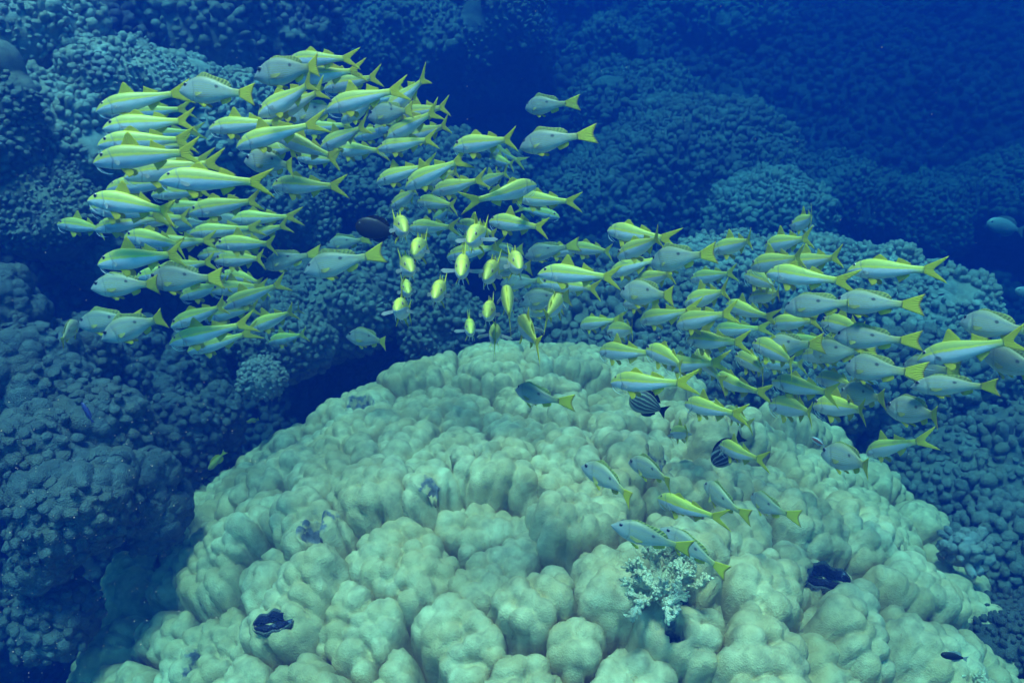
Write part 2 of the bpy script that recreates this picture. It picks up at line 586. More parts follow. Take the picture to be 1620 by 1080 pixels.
# --- left wall, knobby and pale crested
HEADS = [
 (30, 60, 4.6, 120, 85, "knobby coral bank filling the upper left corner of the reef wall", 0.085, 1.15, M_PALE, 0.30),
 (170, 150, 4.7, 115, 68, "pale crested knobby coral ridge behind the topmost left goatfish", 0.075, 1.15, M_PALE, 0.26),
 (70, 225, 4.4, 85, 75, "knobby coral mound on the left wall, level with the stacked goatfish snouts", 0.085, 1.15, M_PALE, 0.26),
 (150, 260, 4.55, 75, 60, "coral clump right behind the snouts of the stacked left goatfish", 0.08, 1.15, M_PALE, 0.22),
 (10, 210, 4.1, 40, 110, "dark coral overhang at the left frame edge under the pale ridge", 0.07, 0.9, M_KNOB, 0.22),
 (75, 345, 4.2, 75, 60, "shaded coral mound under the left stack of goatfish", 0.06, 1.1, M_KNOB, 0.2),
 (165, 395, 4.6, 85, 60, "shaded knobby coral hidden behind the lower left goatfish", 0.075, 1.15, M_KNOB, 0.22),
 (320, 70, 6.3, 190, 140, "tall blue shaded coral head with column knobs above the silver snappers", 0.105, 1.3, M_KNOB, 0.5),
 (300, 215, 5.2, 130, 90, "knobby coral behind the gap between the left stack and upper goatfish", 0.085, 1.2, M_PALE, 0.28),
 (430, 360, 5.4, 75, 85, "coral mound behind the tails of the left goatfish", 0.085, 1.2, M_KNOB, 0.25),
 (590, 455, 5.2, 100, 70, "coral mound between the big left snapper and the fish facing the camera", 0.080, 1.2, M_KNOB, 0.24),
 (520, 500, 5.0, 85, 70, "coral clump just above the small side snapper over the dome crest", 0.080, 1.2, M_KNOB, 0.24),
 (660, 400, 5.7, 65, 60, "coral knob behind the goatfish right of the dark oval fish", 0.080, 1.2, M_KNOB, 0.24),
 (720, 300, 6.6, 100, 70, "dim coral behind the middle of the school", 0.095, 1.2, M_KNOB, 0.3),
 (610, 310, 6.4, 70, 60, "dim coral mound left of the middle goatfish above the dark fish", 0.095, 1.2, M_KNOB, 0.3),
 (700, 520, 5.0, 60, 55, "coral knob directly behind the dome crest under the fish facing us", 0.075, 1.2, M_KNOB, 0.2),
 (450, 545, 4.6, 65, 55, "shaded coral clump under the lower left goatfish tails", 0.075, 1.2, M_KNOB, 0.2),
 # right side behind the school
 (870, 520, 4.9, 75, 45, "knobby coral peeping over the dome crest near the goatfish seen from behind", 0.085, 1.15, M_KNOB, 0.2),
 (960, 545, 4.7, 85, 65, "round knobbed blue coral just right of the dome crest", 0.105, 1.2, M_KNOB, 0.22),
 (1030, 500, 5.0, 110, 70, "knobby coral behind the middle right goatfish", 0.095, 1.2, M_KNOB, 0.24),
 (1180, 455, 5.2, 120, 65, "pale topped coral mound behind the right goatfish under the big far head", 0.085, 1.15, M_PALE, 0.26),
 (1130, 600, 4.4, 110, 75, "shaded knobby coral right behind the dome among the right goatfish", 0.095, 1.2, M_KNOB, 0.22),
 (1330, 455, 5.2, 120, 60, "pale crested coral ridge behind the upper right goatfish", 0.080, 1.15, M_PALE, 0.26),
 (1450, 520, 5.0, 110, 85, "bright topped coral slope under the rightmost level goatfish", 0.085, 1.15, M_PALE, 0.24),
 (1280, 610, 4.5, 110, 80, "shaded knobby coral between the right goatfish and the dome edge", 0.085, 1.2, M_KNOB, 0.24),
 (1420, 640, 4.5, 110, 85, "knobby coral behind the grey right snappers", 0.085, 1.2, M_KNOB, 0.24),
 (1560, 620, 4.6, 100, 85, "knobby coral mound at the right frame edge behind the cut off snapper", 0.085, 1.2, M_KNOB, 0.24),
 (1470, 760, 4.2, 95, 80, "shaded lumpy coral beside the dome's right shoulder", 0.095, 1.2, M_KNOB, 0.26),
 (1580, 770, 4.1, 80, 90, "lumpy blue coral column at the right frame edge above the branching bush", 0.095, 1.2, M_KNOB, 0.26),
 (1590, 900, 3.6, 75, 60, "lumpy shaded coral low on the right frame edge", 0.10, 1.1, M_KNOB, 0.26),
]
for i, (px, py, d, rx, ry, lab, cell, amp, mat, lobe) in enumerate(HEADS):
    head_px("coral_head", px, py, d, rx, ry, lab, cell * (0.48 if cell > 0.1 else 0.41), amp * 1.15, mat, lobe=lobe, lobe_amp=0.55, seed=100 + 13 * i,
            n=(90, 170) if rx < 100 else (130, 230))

# --- far heads
FAR = [
 (1075, 330, 8.6, 185, 180, "large dark rounded far coral head of fine knobs beyond the school", 0.13, 1.45, 0.0, (190, 340)),
 (945, 345, 8.3, 110, 105, "far coral shoulder leaning on the large far head", 0.13, 1.45, 0.0, (180, 320)),
 (1215, 355, 7.4, 95, 82, "smaller rounded far coral head right of and below the large one", 0.11, 1.4, 0.0, (180, 320)),
 (1330, 330, 9.4, 75, 65, "faint far coral mound right of the two rounded heads", 0.13, 1.4, 0.4, (120, 200)),
 (1430, 350, 9.6, 90, 60, "faint far coral mound in the blue right of the rounded heads", 0.13, 1.4, 0.4, (120, 200)),
 (1110, 60, 12.0, 120, 60, "barely visible distant coral head in blue haze above the large one", 0.18, 1.4, 0.5, (120, 200)),
 (970, 90, 11.0, 55, 45, "barely visible distant coral knob up the hazy slope", 0.16, 1.4, 0.4, (120, 200)),
 (700, 70, 9.3, 170, 130, "faint blue coral bank above the middle of the school", 0.14, 1.4, 0.5, (160, 280)),
 (1000, 190, 9.8, 110, 70, "faint coral bank left of the large far head's top", 0.14, 1.4, 0.4, (140, 240)),
 (1570, 330, 9.5, 90, 60, "faint far coral mound at the right edge in blue water", 0.14, 1.4, 0.4, (120, 200)),
]
for i, (px, py, d, rx, ry, lab, cell, amp, lobe, n) in enumerate(FAR):
    head_px("coral_head", px, py, d, rx, ry, lab, cell * 0.38, amp * 1.1, M_PALE if i == 2 else M_KNOB, lobe=lobe, lobe_amp=0.5, seed=700 + 17 * i, n=n, lean=0.5)

# --- lumpy pillars on the lower left
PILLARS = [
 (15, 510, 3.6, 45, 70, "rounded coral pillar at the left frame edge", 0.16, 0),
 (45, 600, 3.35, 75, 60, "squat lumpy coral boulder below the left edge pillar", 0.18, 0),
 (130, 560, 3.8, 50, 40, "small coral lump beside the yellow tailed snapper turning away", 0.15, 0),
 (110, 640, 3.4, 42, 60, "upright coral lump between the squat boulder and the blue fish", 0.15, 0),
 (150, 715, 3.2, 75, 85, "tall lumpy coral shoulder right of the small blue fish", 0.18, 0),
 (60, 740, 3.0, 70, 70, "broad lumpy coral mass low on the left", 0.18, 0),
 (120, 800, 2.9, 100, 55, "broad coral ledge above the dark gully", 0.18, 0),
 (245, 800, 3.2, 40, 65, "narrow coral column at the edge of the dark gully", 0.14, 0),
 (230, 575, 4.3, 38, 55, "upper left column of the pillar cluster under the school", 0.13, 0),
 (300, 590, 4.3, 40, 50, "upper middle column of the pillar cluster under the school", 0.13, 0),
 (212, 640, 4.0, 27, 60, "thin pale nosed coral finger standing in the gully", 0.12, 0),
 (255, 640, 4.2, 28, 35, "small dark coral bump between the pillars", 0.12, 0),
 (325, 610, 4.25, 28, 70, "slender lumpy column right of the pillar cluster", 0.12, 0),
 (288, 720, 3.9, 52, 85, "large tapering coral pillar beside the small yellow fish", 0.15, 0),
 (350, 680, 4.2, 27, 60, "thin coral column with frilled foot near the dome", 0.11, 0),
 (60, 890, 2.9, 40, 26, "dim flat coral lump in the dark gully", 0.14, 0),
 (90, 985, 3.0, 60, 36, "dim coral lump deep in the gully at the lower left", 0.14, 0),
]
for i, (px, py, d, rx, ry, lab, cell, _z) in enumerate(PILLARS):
    head_px("coral_pillar", px, py, d, rx * 0.86, ry * 1.06, lab, cell * 0.42, 0.55, M_PILLAR_SHADE, lobe=0.17, lobe_amp=0.42, seed=400 + 19 * i,
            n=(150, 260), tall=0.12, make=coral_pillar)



# ------------------------------------------------------------------ fish
def fish_mat(kind):
    m, nt, b = new_mat(kind)
    au = N(nt, "ShaderNodeAttribute", attribute_name="u").outputs["Fac"]
    av = N(nt, "ShaderNodeAttribute", attribute_name="v").outputs["Fac"]
    tc = N(nt, "ShaderNodeTexCoord").outputs["Object"]
    info = N(nt, "ShaderNodeObjectInfo").outputs["Random"]
    wob = math_n(nt, 'MULTIPLY', math_n(nt, 'SUBTRACT', noise_tex(nt, 40, 3), 0.5), 0.10)
    v = math_n(nt, 'ADD', av, wob)
    sc = N(nt, "ShaderNodeTexVoronoi")
    sc.inputs["Scale"].default_value = 190
    nt.links.new(tc, sc.inputs["Vector"])
    scale_d = sc.outputs["Distance"]
    if kind == "goatfish_skin":
        flank = ramp(nt, v, [(0.00, (0.82, 0.79, 0.79)), (0.30, (0.76, 0.73, 0.78)), (0.52, (0.64, 0.61, 0.64)), (0.59, (0.72, 0.64, 0.06)),
                             (0.64, (0.74, 0.64, 0.04)), (0.70, (0.46, 0.45, 0.11)), (0.80, (0.44, 0.44, 0.08)), (0.93, (0.46, 0.45, 0.07)), (1.0, (0.62, 0.56, 0.05))])
        tail = ramp(nt, au, [(0.80, (0, 0, 0)), (0.97, (1, 1, 1))])
        head = ramp(nt, au, [(0.03, (1, 1, 1)), (0.22, (0, 0, 0))])
        col = mix(nt, math_n(nt, 'MULTIPLY', math_n(nt, 'MULTIPLY', head, ramp(nt, v, [(0.52, (1, 1, 1)), (0.62, (0, 0, 0))])), 0.55), flank, (0.58, 0.53, 0.57))
        col = mix(nt, math_n(nt, 'MULTIPLY', tail, 0.85), col, (0.60, 0.56, 0.05))
        # gill cover edge and blue head lines
        gill = ramp(nt, math_n(nt, 'ADD', au, math_n(nt, 'MULTIPLY', math_n(nt, 'ABSOLUTE', math_n(nt, 'SUBTRACT', av, 0.45)), 0.10)),
                    [(0.245, (0, 0, 0)), (0.255, (1, 1, 1)), (0.262, (1, 1, 1)), (0.275, (0, 0, 0))])
        col = mix(nt, math_n(nt, 'MULTIPLY', gill, 0.5), col, (0.16, 0.17, 0.18))
    else:
        base = ramp(nt, v, [(0.0, (0.66, 0.64, 0.60)), (0.35, (0.56, 0.56, 0.53)), (0.62, (0.38, 0.39, 0.35)), (0.80, (0.25, 0.26, 0.22)), (1.0, (0.26, 0.26, 0.12))])
        w = math_n(nt, 'SINE', math_n(nt, 'MULTIPLY', math_n(nt, 'ADD', v, math_n(nt, 'MULTIPLY', au, 0.05)), 78.0))
        lines = math_n(nt, 'MULTIPLY', math_n(nt, 'GREATER_THAN', w, 0.45), ramp(nt, au, [(0.22, (0, 0, 0)), (0.30, (1, 1, 1))]))
        lim = ramp(nt, v, [(0.16, (0, 0, 0)), (0.20, (1, 1, 1)), (0.70, (1, 1, 1)), (0.76, (0, 0, 0))])
        col = mix(nt, math_n(nt, 'MULTIPLY', math_n(nt, 'MULTIPLY', lines, lim), 0.62), base, (0.40, 0.36, 0.05))
        du = math_n(nt, 'MULTIPLY', math_n(nt, 'SUBTRACT', au, 0.66), 1.25)
        dv = math_n(nt, 'MULTIPLY', math_n(nt, 'SUBTRACT', av, 0.735), 0.42)
        dd = math_n(nt, 'SQRT', math_n(nt, 'ADD', math_n(nt, 'MULTIPLY', du, du), math_n(nt, 'MULTIPLY', dv, dv)))
        spot = ramp(nt, dd, [(0.025, (1, 1, 1)), (0.042, (0, 0, 0))])
        col = mix(nt, math_n(nt, 'MULTIPLY', spot, 0.85), col, (0.03, 0.03, 0.03))
        tail = ramp(nt, au, [(0.82, (0, 0, 0)), (1.0, (1, 1, 1))])
        col = mix(nt, math_n(nt, 'MULTIPLY', tail, 0.75), col, (0.46, 0.42, 0.05))
        head = ramp(nt, au, [(0.10, (1, 1, 1)), (0.26, (0, 0, 0))])
        col = mix(nt, math_n(nt, 'MULTIPLY', head, 0.55), col, (0.33, 0.33, 0.34))
        gill = ramp(nt, math_n(nt, 'ADD', au, math_n(nt, 'MULTIPLY', math_n(nt, 'ABSOLUTE', math_n(nt, 'SUBTRACT', av, 0.45)), 0.10)),
                    [(0.30, (0, 0, 0)), (0.31, (1, 1, 1)), (0.317, (1, 1, 1)), (0.33, (0, 0, 0))])
        col = mix(nt, math_n(nt, 'MULTIPLY', gill, 0.45), col, (0.14, 0.15, 0.15))
    # every fish a little lighter or darker than the next
    col = mix(nt, 0.5, col, ramp(nt, info, [(0.0, (0.32, 0.33, 0.34)), (0.5, (0.50, 0.50, 0.50)), (1.0, (0.66, 0.65, 0.62))]), 'OVERLAY')
    col = mix(nt, 0.25, col, ramp(nt, scale_d, [(0.1, (0.58, 0.58, 0.58)), (0.6, (0.38, 0.38, 0.38))]), 'OVERLAY')
    nt.links.new(col, b.inputs["Base Color"])
    b.inputs["Roughness"].default_value = 0.38
    b.inputs["Specular IOR Level"].default_value = 0.5
    met = ramp(nt, v, [(0.05, (0.04,) * 3), (0.35, (0.10,) * 3), (0.6, (0.02,) * 3)])
    nt.links.new(met, b.inputs["Metallic"])
    bump(nt, b, math_n(nt, 'MULTIPLY', scale_d, -1.0), 0.25, 0.002)
    return m


def fin_mat(name, c1, c2, rim=None, trans=0.25):
    m, nt, b = new_mat(name)
    au = N(nt, "ShaderNodeAttribute", attribute_name="u").outputs["Fac"]
    av = N(nt, "ShaderNodeAttribute", attribute_name="v").outputs["Fac"]
    rays = math_n(nt, 'SINE', math_n(nt, 'MULTIPLY', av, 70.0))
    r01 = math_n(nt, 'MULTIPLY_ADD', rays, 0.5, 0.5)
    col = mix(nt, au, c1, c2)
    col = mix(nt, math_n(nt, 'MULTIPLY', r01, 0.22), col, tuple(c * 0.55 for c in c1))
    if rim:
        e = ramp(nt, au, [(0.86, (0, 0, 0)), (0.99, (1, 1, 1))])
        col = mix(nt, math_n(nt, 'MULTIPLY', e, 0.8), col, rim)
    nt.links.new(col, b.inputs["Base Color"])
    b.inputs["Roughness"].default_value = 0.65
    b.inputs["Specular IOR Level"].default_value = 0.15
    tl = N(nt, "ShaderNodeBsdfTranslucent")
    nt.links.new(col, tl.inputs["Color"])
    ms = N(nt, "ShaderNodeMixShader")
    ms.inputs[0].default_value = trans
    nt.links.new(b.outputs[0], ms.inputs[1]); nt.links.new(tl.outputs[0], ms.inputs[2])
    nt.links.new(ms.outputs[0], nt.nodes["Material Output"].inputs["Surface"])
    bump(nt, b, rays, 0.5, 0.002)
    return m


def plain_mat(name, col, rough=0.5, spec=0.5, metallic=0.0):
    m, nt, b = new_mat(name)
    c = mix(nt, 0.4, col, ramp(nt, noise_tex(nt, 60, 3), [(0.3, (0.35,) * 3), (0.7, (0.6,) * 3)]), 'OVERLAY')
    nt.links.new(c, b.inputs["Base Color"])
    b.inputs["Roughness"].default_value = rough
    b.inputs["Specular IOR Level"].default_value = spec
    b.inputs["Metallic"].default_value = metallic
    return m


M_GOAT = fish_mat("goatfish_skin")
M_SNAP = fish_mat("snapper_skin")
M_YFIN = fin_mat("yellow_fin", (0.85, 0.74, 0.015), (0.85, 0.74, 0.02), None, 0.5)
M_SFIN = fin_mat("olive_yellow_fin", (0.46, 0.46, 0.16), (0.52, 0.50, 0.10), None, 0.25)
M_STAIL = fin_mat("yellow_snapper_tail", (0.72, 0.64, 0.03), (0.78, 0.68, 0.02), (0.25, 0.13, 0.04), 0.25)
M_CLEAR = fin_mat("pale_pectoral_fin", (0.62, 0.62, 0.60), (0.62, 0.63, 0.58), None, 0.45)
M_BARBEL = plain_mat("white_barbel", (0.75, 0.74, 0.72))
M_PUPIL = plain_mat("fish_pupil", (0.008, 0.008, 0.01), 0.15, 0.6)
M_IRIS = plain_mat("silver_iris", (0.50, 0.46, 0.44), 0.25, 0.6, 0.4)
M_IRIS_RED = plain_mat("reddish_iris", (0.38, 0.26, 0.24), 0.25, 0.6, 0.3)
M_IRIS_DARK = plain_mat("dark_iris", (0.16, 0.15, 0.15), 0.25, 0.6, 0.3)

# profiles along the body: position from snout (0) to tail root (1), top, bottom, half width, all in body lengths (length includes the tail)
PROFILE = {
 "goatfish": dict(t=[0, .02, .06, .12, .20, .32, .45, .60, .75, .88, 1.0],
                  top=[-.030, -.008, .022, .055, .082, .100, .098, .080, .057, .040, .034],
                  bot=[-.040, -.054, -.068, -.080, -.092, -.102, -.099, -.082, -.058, -.036, -.030],
                  w=[.006, .020, .034, .048, .058, .063, .060, .050, .034, .019, .011]),
 "snapper":  dict(t=[0, .02, .06, .12, .20, .32, .45, .60, .75, .88, 1.0],
                  top=[-.030, -.012, .022, .068, .112, .150, .155, .128, .085, .052, .044],
                  bot=[-.040, -.054, -.074, -.100, -.128, -.150, -.148, -.122, -.078, -.046, -.038],
                  w=[.008, .022, .038, .054, .066, .074, .070, .056, .036, .020, .012]),
}
BODY_LEN = 0.80


def smooth_interp(t, xs, ys):
    """Catmull-like smooth interpolation through the table."""
    xs = np.array(xs); ys = np.array(ys)
    m = np.gradient(ys, xs)
    i = np.clip(np.searchsorted(xs, t, side='right') - 1, 0, len(xs) - 2)
    h = xs[i + 1] - xs[i]; s = (t - xs[i]) / h
    return ((2 * s**3 - 3 * s**2 + 1) * ys[i] + (s**3 - 2 * s**2 + s) * h * m[i]
            + (-2 * s**3 + 3 * s**2) * ys[i + 1] + (s**3 - s**2) * h * m[i + 1])


def bend_pts(P, k):
    """Sideways swimming bend; the head points to +X (snout at x=0, tail towards -X)."""
    P = np.array(P, dtype=float)
    d = np.maximum(-P[:, 0] - 0.28, 0)
    P[:, 1] += k * d * d * 1.6 - 0.15 * k * np.maximum(0.28 + P[:, 0], 0)
    return P


def loft_fin(name, base, tip, mat, th, bend, nu=8, taper=True):
    """Fin blade between a base line and an outer line (lists of (x, y, z)); two skins that close at the rim, rays as ripples."""
    base = np.array(base, float); tip = np.array(tip, float)
    n = 13
    s = np.linspace(0, 1, n)
    def resample(L):
        d = np.linspace(0, 1, len(L))
        return np.stack([smooth_interp(s, d, L[:, k]) if len(L) > 2 else np.interp(s, d, L[:, k]) for k in range(3)], 1)
    B, T = resample(base), resample(tip)
    u = np.linspace(0, 1, nu)
    G = B[None] * (1 - u[:, None, None]) + T[None] * u[:, None, None]
    du = np.gradient(G, axis=0); dv = np.gradient(G, axis=1)
    nn = np.cross(du, dv); nn /= np.maximum(np.linalg.norm(nn, axis=2, keepdims=True), 1e-9)
    nn[-1] = nn[-2]; nn[0] = nn[1]
    prof = th * (1 - 0.85 * u)[:, None, None] * (0.75 + 0.25 * np.cos(s * 40))[None, :, None]
    A = bend_pts((G + nn * prof).reshape(-1, 3), bend); C = bend_pts((G - nn * prof).reshape(-1, 3), bend)
    f = grid_faces(nu, n)
    k = nu * n
    faces = np.concatenate([f, f[:, ::-1] + k])
    # close the rim
    idx = [i * n for i in range(nu)] + [(nu - 1) * n + j for j in range(1, n)] + [i * n + n - 1 for i in range(nu - 2, -1, -1)] + [j for j in range(n - 2, 0, -1)]
    rim = np.array([[idx[i], idx[(i + 1) % len(idx)], idx[(i + 1) % len(idx)] + k, idx[i] + k] for i in range(len(idx))])
    faces = np.concatenate([faces, rim])
    o = mesh_obj(name, np.concatenate([A, C]), faces, mat)
    uu = np.repeat(u, n); vv = np.tile(s, nu)
    set_attr(o, "u", np.concatenate([uu, uu])); set_attr(o, "v", np.concatenate([vv, vv]))
    return o


def tube(name, pts, r0, r1, mat, seg=6):
    pts = np.array(pts, float); n = len(pts)
    V = []
    tg = np.gradient(pts, axis=0)
    for i in range(n):
        t = tg[i] / np.linalg.norm(tg[i])
        a = np.cross(t, [0, 0, 1.0]); 
        if np.linalg.norm(a) < 1e-3: a = np.cross(t, [0, 1.0, 0])
        a /= np.linalg.norm(a); b = np.cross(t, a)
        r = r0 + (r1 - r0) * i / (n - 1)
        for k in range(seg):
            q = 2 * math.pi * k / seg
            V.append(pts[i] + r * (a * math.cos(q) + b * math.sin(q)))
    F = [tuple(x) for x in grid_faces(n, seg, True)] + [tuple(range(seg)), tuple((n - 1) * seg + k for k in range(seg))]
    return mesh_obj(name, V, F, mat)


def eye_mesh(r, side, pos, iris):
    """Slightly domed eye: dark pupil, ring of iris, seated in the head."""
    rings, seg = 7, 18
    V = [(0, 0.55 * r, 0)]; F = []; MI = []
    for i in range(1, rings + 1):
        a = i / rings * math.radians(95)
        for k in range(seg):
            q = 2 * math.pi * k / seg
            V.append((r * math.sin(a) * math.cos(q), 0.55 * r * math.cos(a), r * math.sin(a) * math.sin(q)))
    for k in range(seg):
        F.append((0, 1 + k, 1 + (k + 1) % seg)); MI.append(0)
    for i in range(1, rings):
        for k in range(seg):
            F.append((1 + (i - 1) * seg + k, 1 + i * seg + k, 1 + i * seg + (k + 1) % seg, 1 + (i - 1) * seg + (k + 1) % seg))
            MI.append(0 if i < 3 else 1)
    V = np.array(V) * [1, side, 1] + np.array(pos)
    o = mesh_obj("eye", V, F, mats=[M_PUPIL, iris], mat_idx=MI)
    return o


def body_point(kind, t, ang):
    """A point on the body skin: t along the body, ang around it (0 = left side, 90 = back)."""
    p = PROFILE[kind]
    top, bot, w = (float(smooth_interp(np.array([t]), p["t"], p[k])[0]) for k in ("top", "bot", "w"))
    c, s = math.cos(math.radians(ang)), math.sin(math.radians(ang))
    zc = (top + bot) / 2; hz = (top - bot) / 2
    e = 0.92
    return np.array([-t * BODY_LEN, w * math.copysign(abs(c) ** e, c), zc + hz * math.copysign(abs(s) ** e, s)])


def make_fish(kind, bend, raised=0.6, barbels=True, pect=0.35):
    """One fish of unit length, snout at the origin, head towards +X, back up. Body = the thing's own mesh; fins, eyes and barbels = parts."""
    p = PROFILE[kind]
    nt_, ns = 56, 32
    t = np.linspace(0, 1, nt_) ** 1.25
    a = np.linspace(0, 2 * np.pi, ns, endpoint=False)
    top = smooth_interp(t, p["t"], p["top"]); bot = smooth_interp(t, p["t"], p["bot"]); w = smooth_interp(t, p["t"], p["w"])
    zc = (top + bot) / 2; hz = (top - bot) / 2
    c, s = np.cos(a), np.sin(a)
    e = 0.92
    cc = np.sign(c) * np.abs(c) ** e; ss = np.sign(s) * np.abs(s) ** e
    X = np.repeat(-t * BODY_LEN, ns)
    Y = (w[:, None] * cc[None]).ravel()
    Z = (zc[:, None] + hz[:, None] * ss[None]).ravel()
    # mouth crease and gill cover as shallow relief
    tt = np.repeat(t, ns); sv = np.tile(ss, nt_)
    gill_t = 0.30 if kind == "snapper" else 0.25
    g = np.exp(-((tt - gill_t + 0.03 * sv * sv) / 0.016) ** 2) * (np.abs(sv) < 0.85)
    Y *= 1 - 0.09 * g
    mth = np.exp(-((Z + 0.046 + 0.10 * tt) / 0.006) ** 2) * (tt < 0.085)
    Y *= 1 - 0.30 * mth
    P = np.stack([X, Y, Z], 1)
    P = bend_pts(P, bend)
    P = np.concatenate([P, P[:ns].mean(0, keepdims=True) + [[0.004, 0, 0]], P[-ns:].mean(0, keepdims=True)])
    F = [tuple(x) for x in grid_faces(nt_, ns, True)[:, ::-1]]
    n = nt_ * ns
    F += [(n, (k + 1) % ns, k) for k in range(ns)] + [(n + 1, (nt_ - 1) * ns + k, (nt_ - 1) * ns + (k + 1) % ns) for k in range(ns)]
    body = mesh_obj("yellowfin_goatfish" if kind == "goatfish" else "blackspot_snapper", P, F, M_GOAT if kind == "goatfish" else M_SNAP)
    set_attr(body, "u", np.concatenate([tt, [0, 1]]))
    set_attr(body, "v", np.concatenate([(sv + 1) / 2, [0.4, 0.5]]))

    def add(o):
        o.parent = body
        return o
    tp = lambda q: float(smooth_interp(np.array([q]), p["t"], p["top"])[0])
    bt = lambda q: float(smooth_interp(np.array([q]), p["t"], p["bot"])[0])
    wd = lambda q: float(smooth_interp(np.array([q]), p["t"], p["w"])[0])
    L = BODY_LEN
    if kind == "goatfish":
        yf = M_YFIN
        add(loft_fin("tail_fin", [(-L + .02, 0, .031), (-L + .012, 0, 0), (-L + .02, 0, -.027)],
                     [(-1.0, 0, .136), (-.965, 0, .090), (-.915, 0, .045), (-.875, 0, .0), (-.915, 0, -.043), (-.965, 0, -.088), (-1.0, 0, -.132)], yf, .006, bend, 9))
        r = raised
        add(loft_fin("dorsal_fin", [(-x * L, 0, tp(x) - .008) for x in (.34, .40, .47, .54)],
                     [(-.34 * L - .02, 0, tp(.34) + .022 * r), (-.40 * L - .035, 0, tp(.40) + .105 * r), (-.47 * L - .030, 0, tp(.47) + .052 * r), (-.54 * L - .01, 0, tp(.54) + .006)], yf, .004, bend))
        add(loft_fin("dorsal_fin", [(-x * L, 0, tp(x) - .006) for x in (.66, .71, .77, .82)],
                     [(-.66 * L - .020, 0, tp(.66) + .060 * (.5 + .5 * r)), (-.71 * L - .028, 0, tp(.71) + .036), (-.77 * L - .026, 0, tp(.77) + .022), (-.82 * L - .022, 0, tp(.82) + .010)], yf, .004, bend))
        add(loft_fin("anal_fin", [(-x * L, 0, bt(x) + .006) for x in (.67, .72, .77, .81)],
                     [(-.67 * L - .028, 0, bt(.67) - .060), (-.72 * L - .034, 0, bt(.72) - .040), (-.77 * L - .030, 0, bt(.77) - .022), (-.81 * L - .022, 0, bt(.81) - .008)], yf, .004, bend))
        for sd in (1, -1):
            y0 = sd * wd(.34) * .45
            add(loft_fin("pelvic_fin", [(-.31 * L, y0, bt(.31) + .010), (-.35 * L, y0, bt(.35) + .008), (-.385 * L, y0 * .9, bt(.385) + .008)],
                         [(-.40 * L, y0 + sd * .030, bt(.36) - .066), (-.45 * L, y0 + sd * .026, bt(.42) - .050), (-.455 * L, y0 + sd * .012, bt(.44) - .016)], yf, .004, bend))
            q = body_point(kind, .275, 180 * (sd < 0) + sd * -14)
            add(loft_fin("pectoral_fin", [q + [0, 0, .014], q, q + [0, 0, -.014]],
                         [q + [-.085, sd * (.015 + pect * .10), .004], q + [-.098, sd * (.015 + pect * .13), -.018], q + [-.068, sd * (.012 + pect * .10), -.034]], M_CLEAR, .003, bend))
            ep = body_point(kind, .135, 180 * (sd < 0) + sd * 36)
            add(eye_mesh(.0195, sd, ep - [0, sd * .004, 0], M_IRIS_RED))
            if barbels:
                bx = -.028
                add(tube("barbel", bend_pts([(bx, sd * .012, -.052), (bx - .012, sd * .016, -.082), (bx - .045, sd * .020, -.112), (bx - .085, sd * .022, -.128), (bx - .125, sd * .022, -.136)], bend), .0042, .0018, M_BARBEL))
    else:
        yf = M_SFIN
        add(loft_fin("tail_fin", [(-L + .02, 0, .040), (-L + .012, 0, 0), (-L + .02, 0, -.035)],
                     [(-1.0, 0, .135), (-.975, 0, .07), (-.955, 0, .0), (-.975, 0, -.068), (-1.0, 0, -.13)], M_STAIL, .006, bend, 9))
        add(loft_fin("dorsal_fin", [(-x * L, 0, tp(x) - .010) for x in (.27, .38, .50, .62, .74, .84)],
                     [(-.29 * L, 0, tp(.28) + .010), (-.40 * L, 0, tp(.39) + .050 * raised), (-.52 * L, 0, tp(.51) + .036 * raised), (-.65 * L, 0, tp(.63) + .036), (-.79 * L, 0, tp(.76) + .050), (-.87 * L, 0, tp(.85) + .010)], yf, .004, bend))
        add(loft_fin("anal_fin", [(-x * L, 0, bt(x) + .008) for x in (.68, .74, .80, .84)],
                     [(-.71 * L, 0, bt(.68) - .040), (-.78 * L, 0, bt(.75) - .050), (-.85 * L, 0, bt(.82) - .040), (-.865 * L, 0, bt(.85) - .012)], M_YFIN, .004, bend))
        for sd in (1, -1):
            y0 = sd * wd(.36) * .45
            add(loft_fin("pelvic_fin", [(-.34 * L, y0, bt(.34) + .012), (-.37 * L, y0, bt(.37) + .010), (-.40 * L, y0, bt(.40) + .010)],
                         [(-.46 * L, y0 + sd * .02, bt(.40) - .040), (-.50 * L, y0 + sd * .02, bt(.44) - .032), (-.49 * L, y0 + sd * .01, bt(.46) - .010)], M_YFIN, .004, bend))
            q = body_point(kind, .335, 180 * (sd < 0) + sd * -16)
            add(loft_fin("pectoral_fin", [q + [0, 0, .018], q, q + [0, 0, -.018]],
                         [q + [-.165, sd * (.02 + pect * .07), .022], q + [-.155, sd * (.02 + pect * .09), .000], q + [-.09, sd * (.015 + pect * .07), -.026]], M_SFIN, .003, bend))
            ep = body_point(kind, .155, 180 * (sd < 0) + sd * 34)
            add(eye_mesh(.028, sd, ep - [0, sd * .005, 0], M_IRIS_DARK))
    return body


VARIANTS = {}
for kind in ("goatfish", "snapper"):
    for bi, bend in enumerate((0.0, 0.30, -0.30, 0.14, -0.14)):
        for ri, rz in enumerate((0.45, 1.0)):
            VARIANTS[kind, bi, ri] = (make_fish(kind, bend, rz, pect=0.25 if ri == 0 else 0.9), [])
for k, (b, _) in list(VARIANTS.items()):
    VARIANTS[k] = (b, [c for c in COL.objects if c.parent is b])
USED = set()


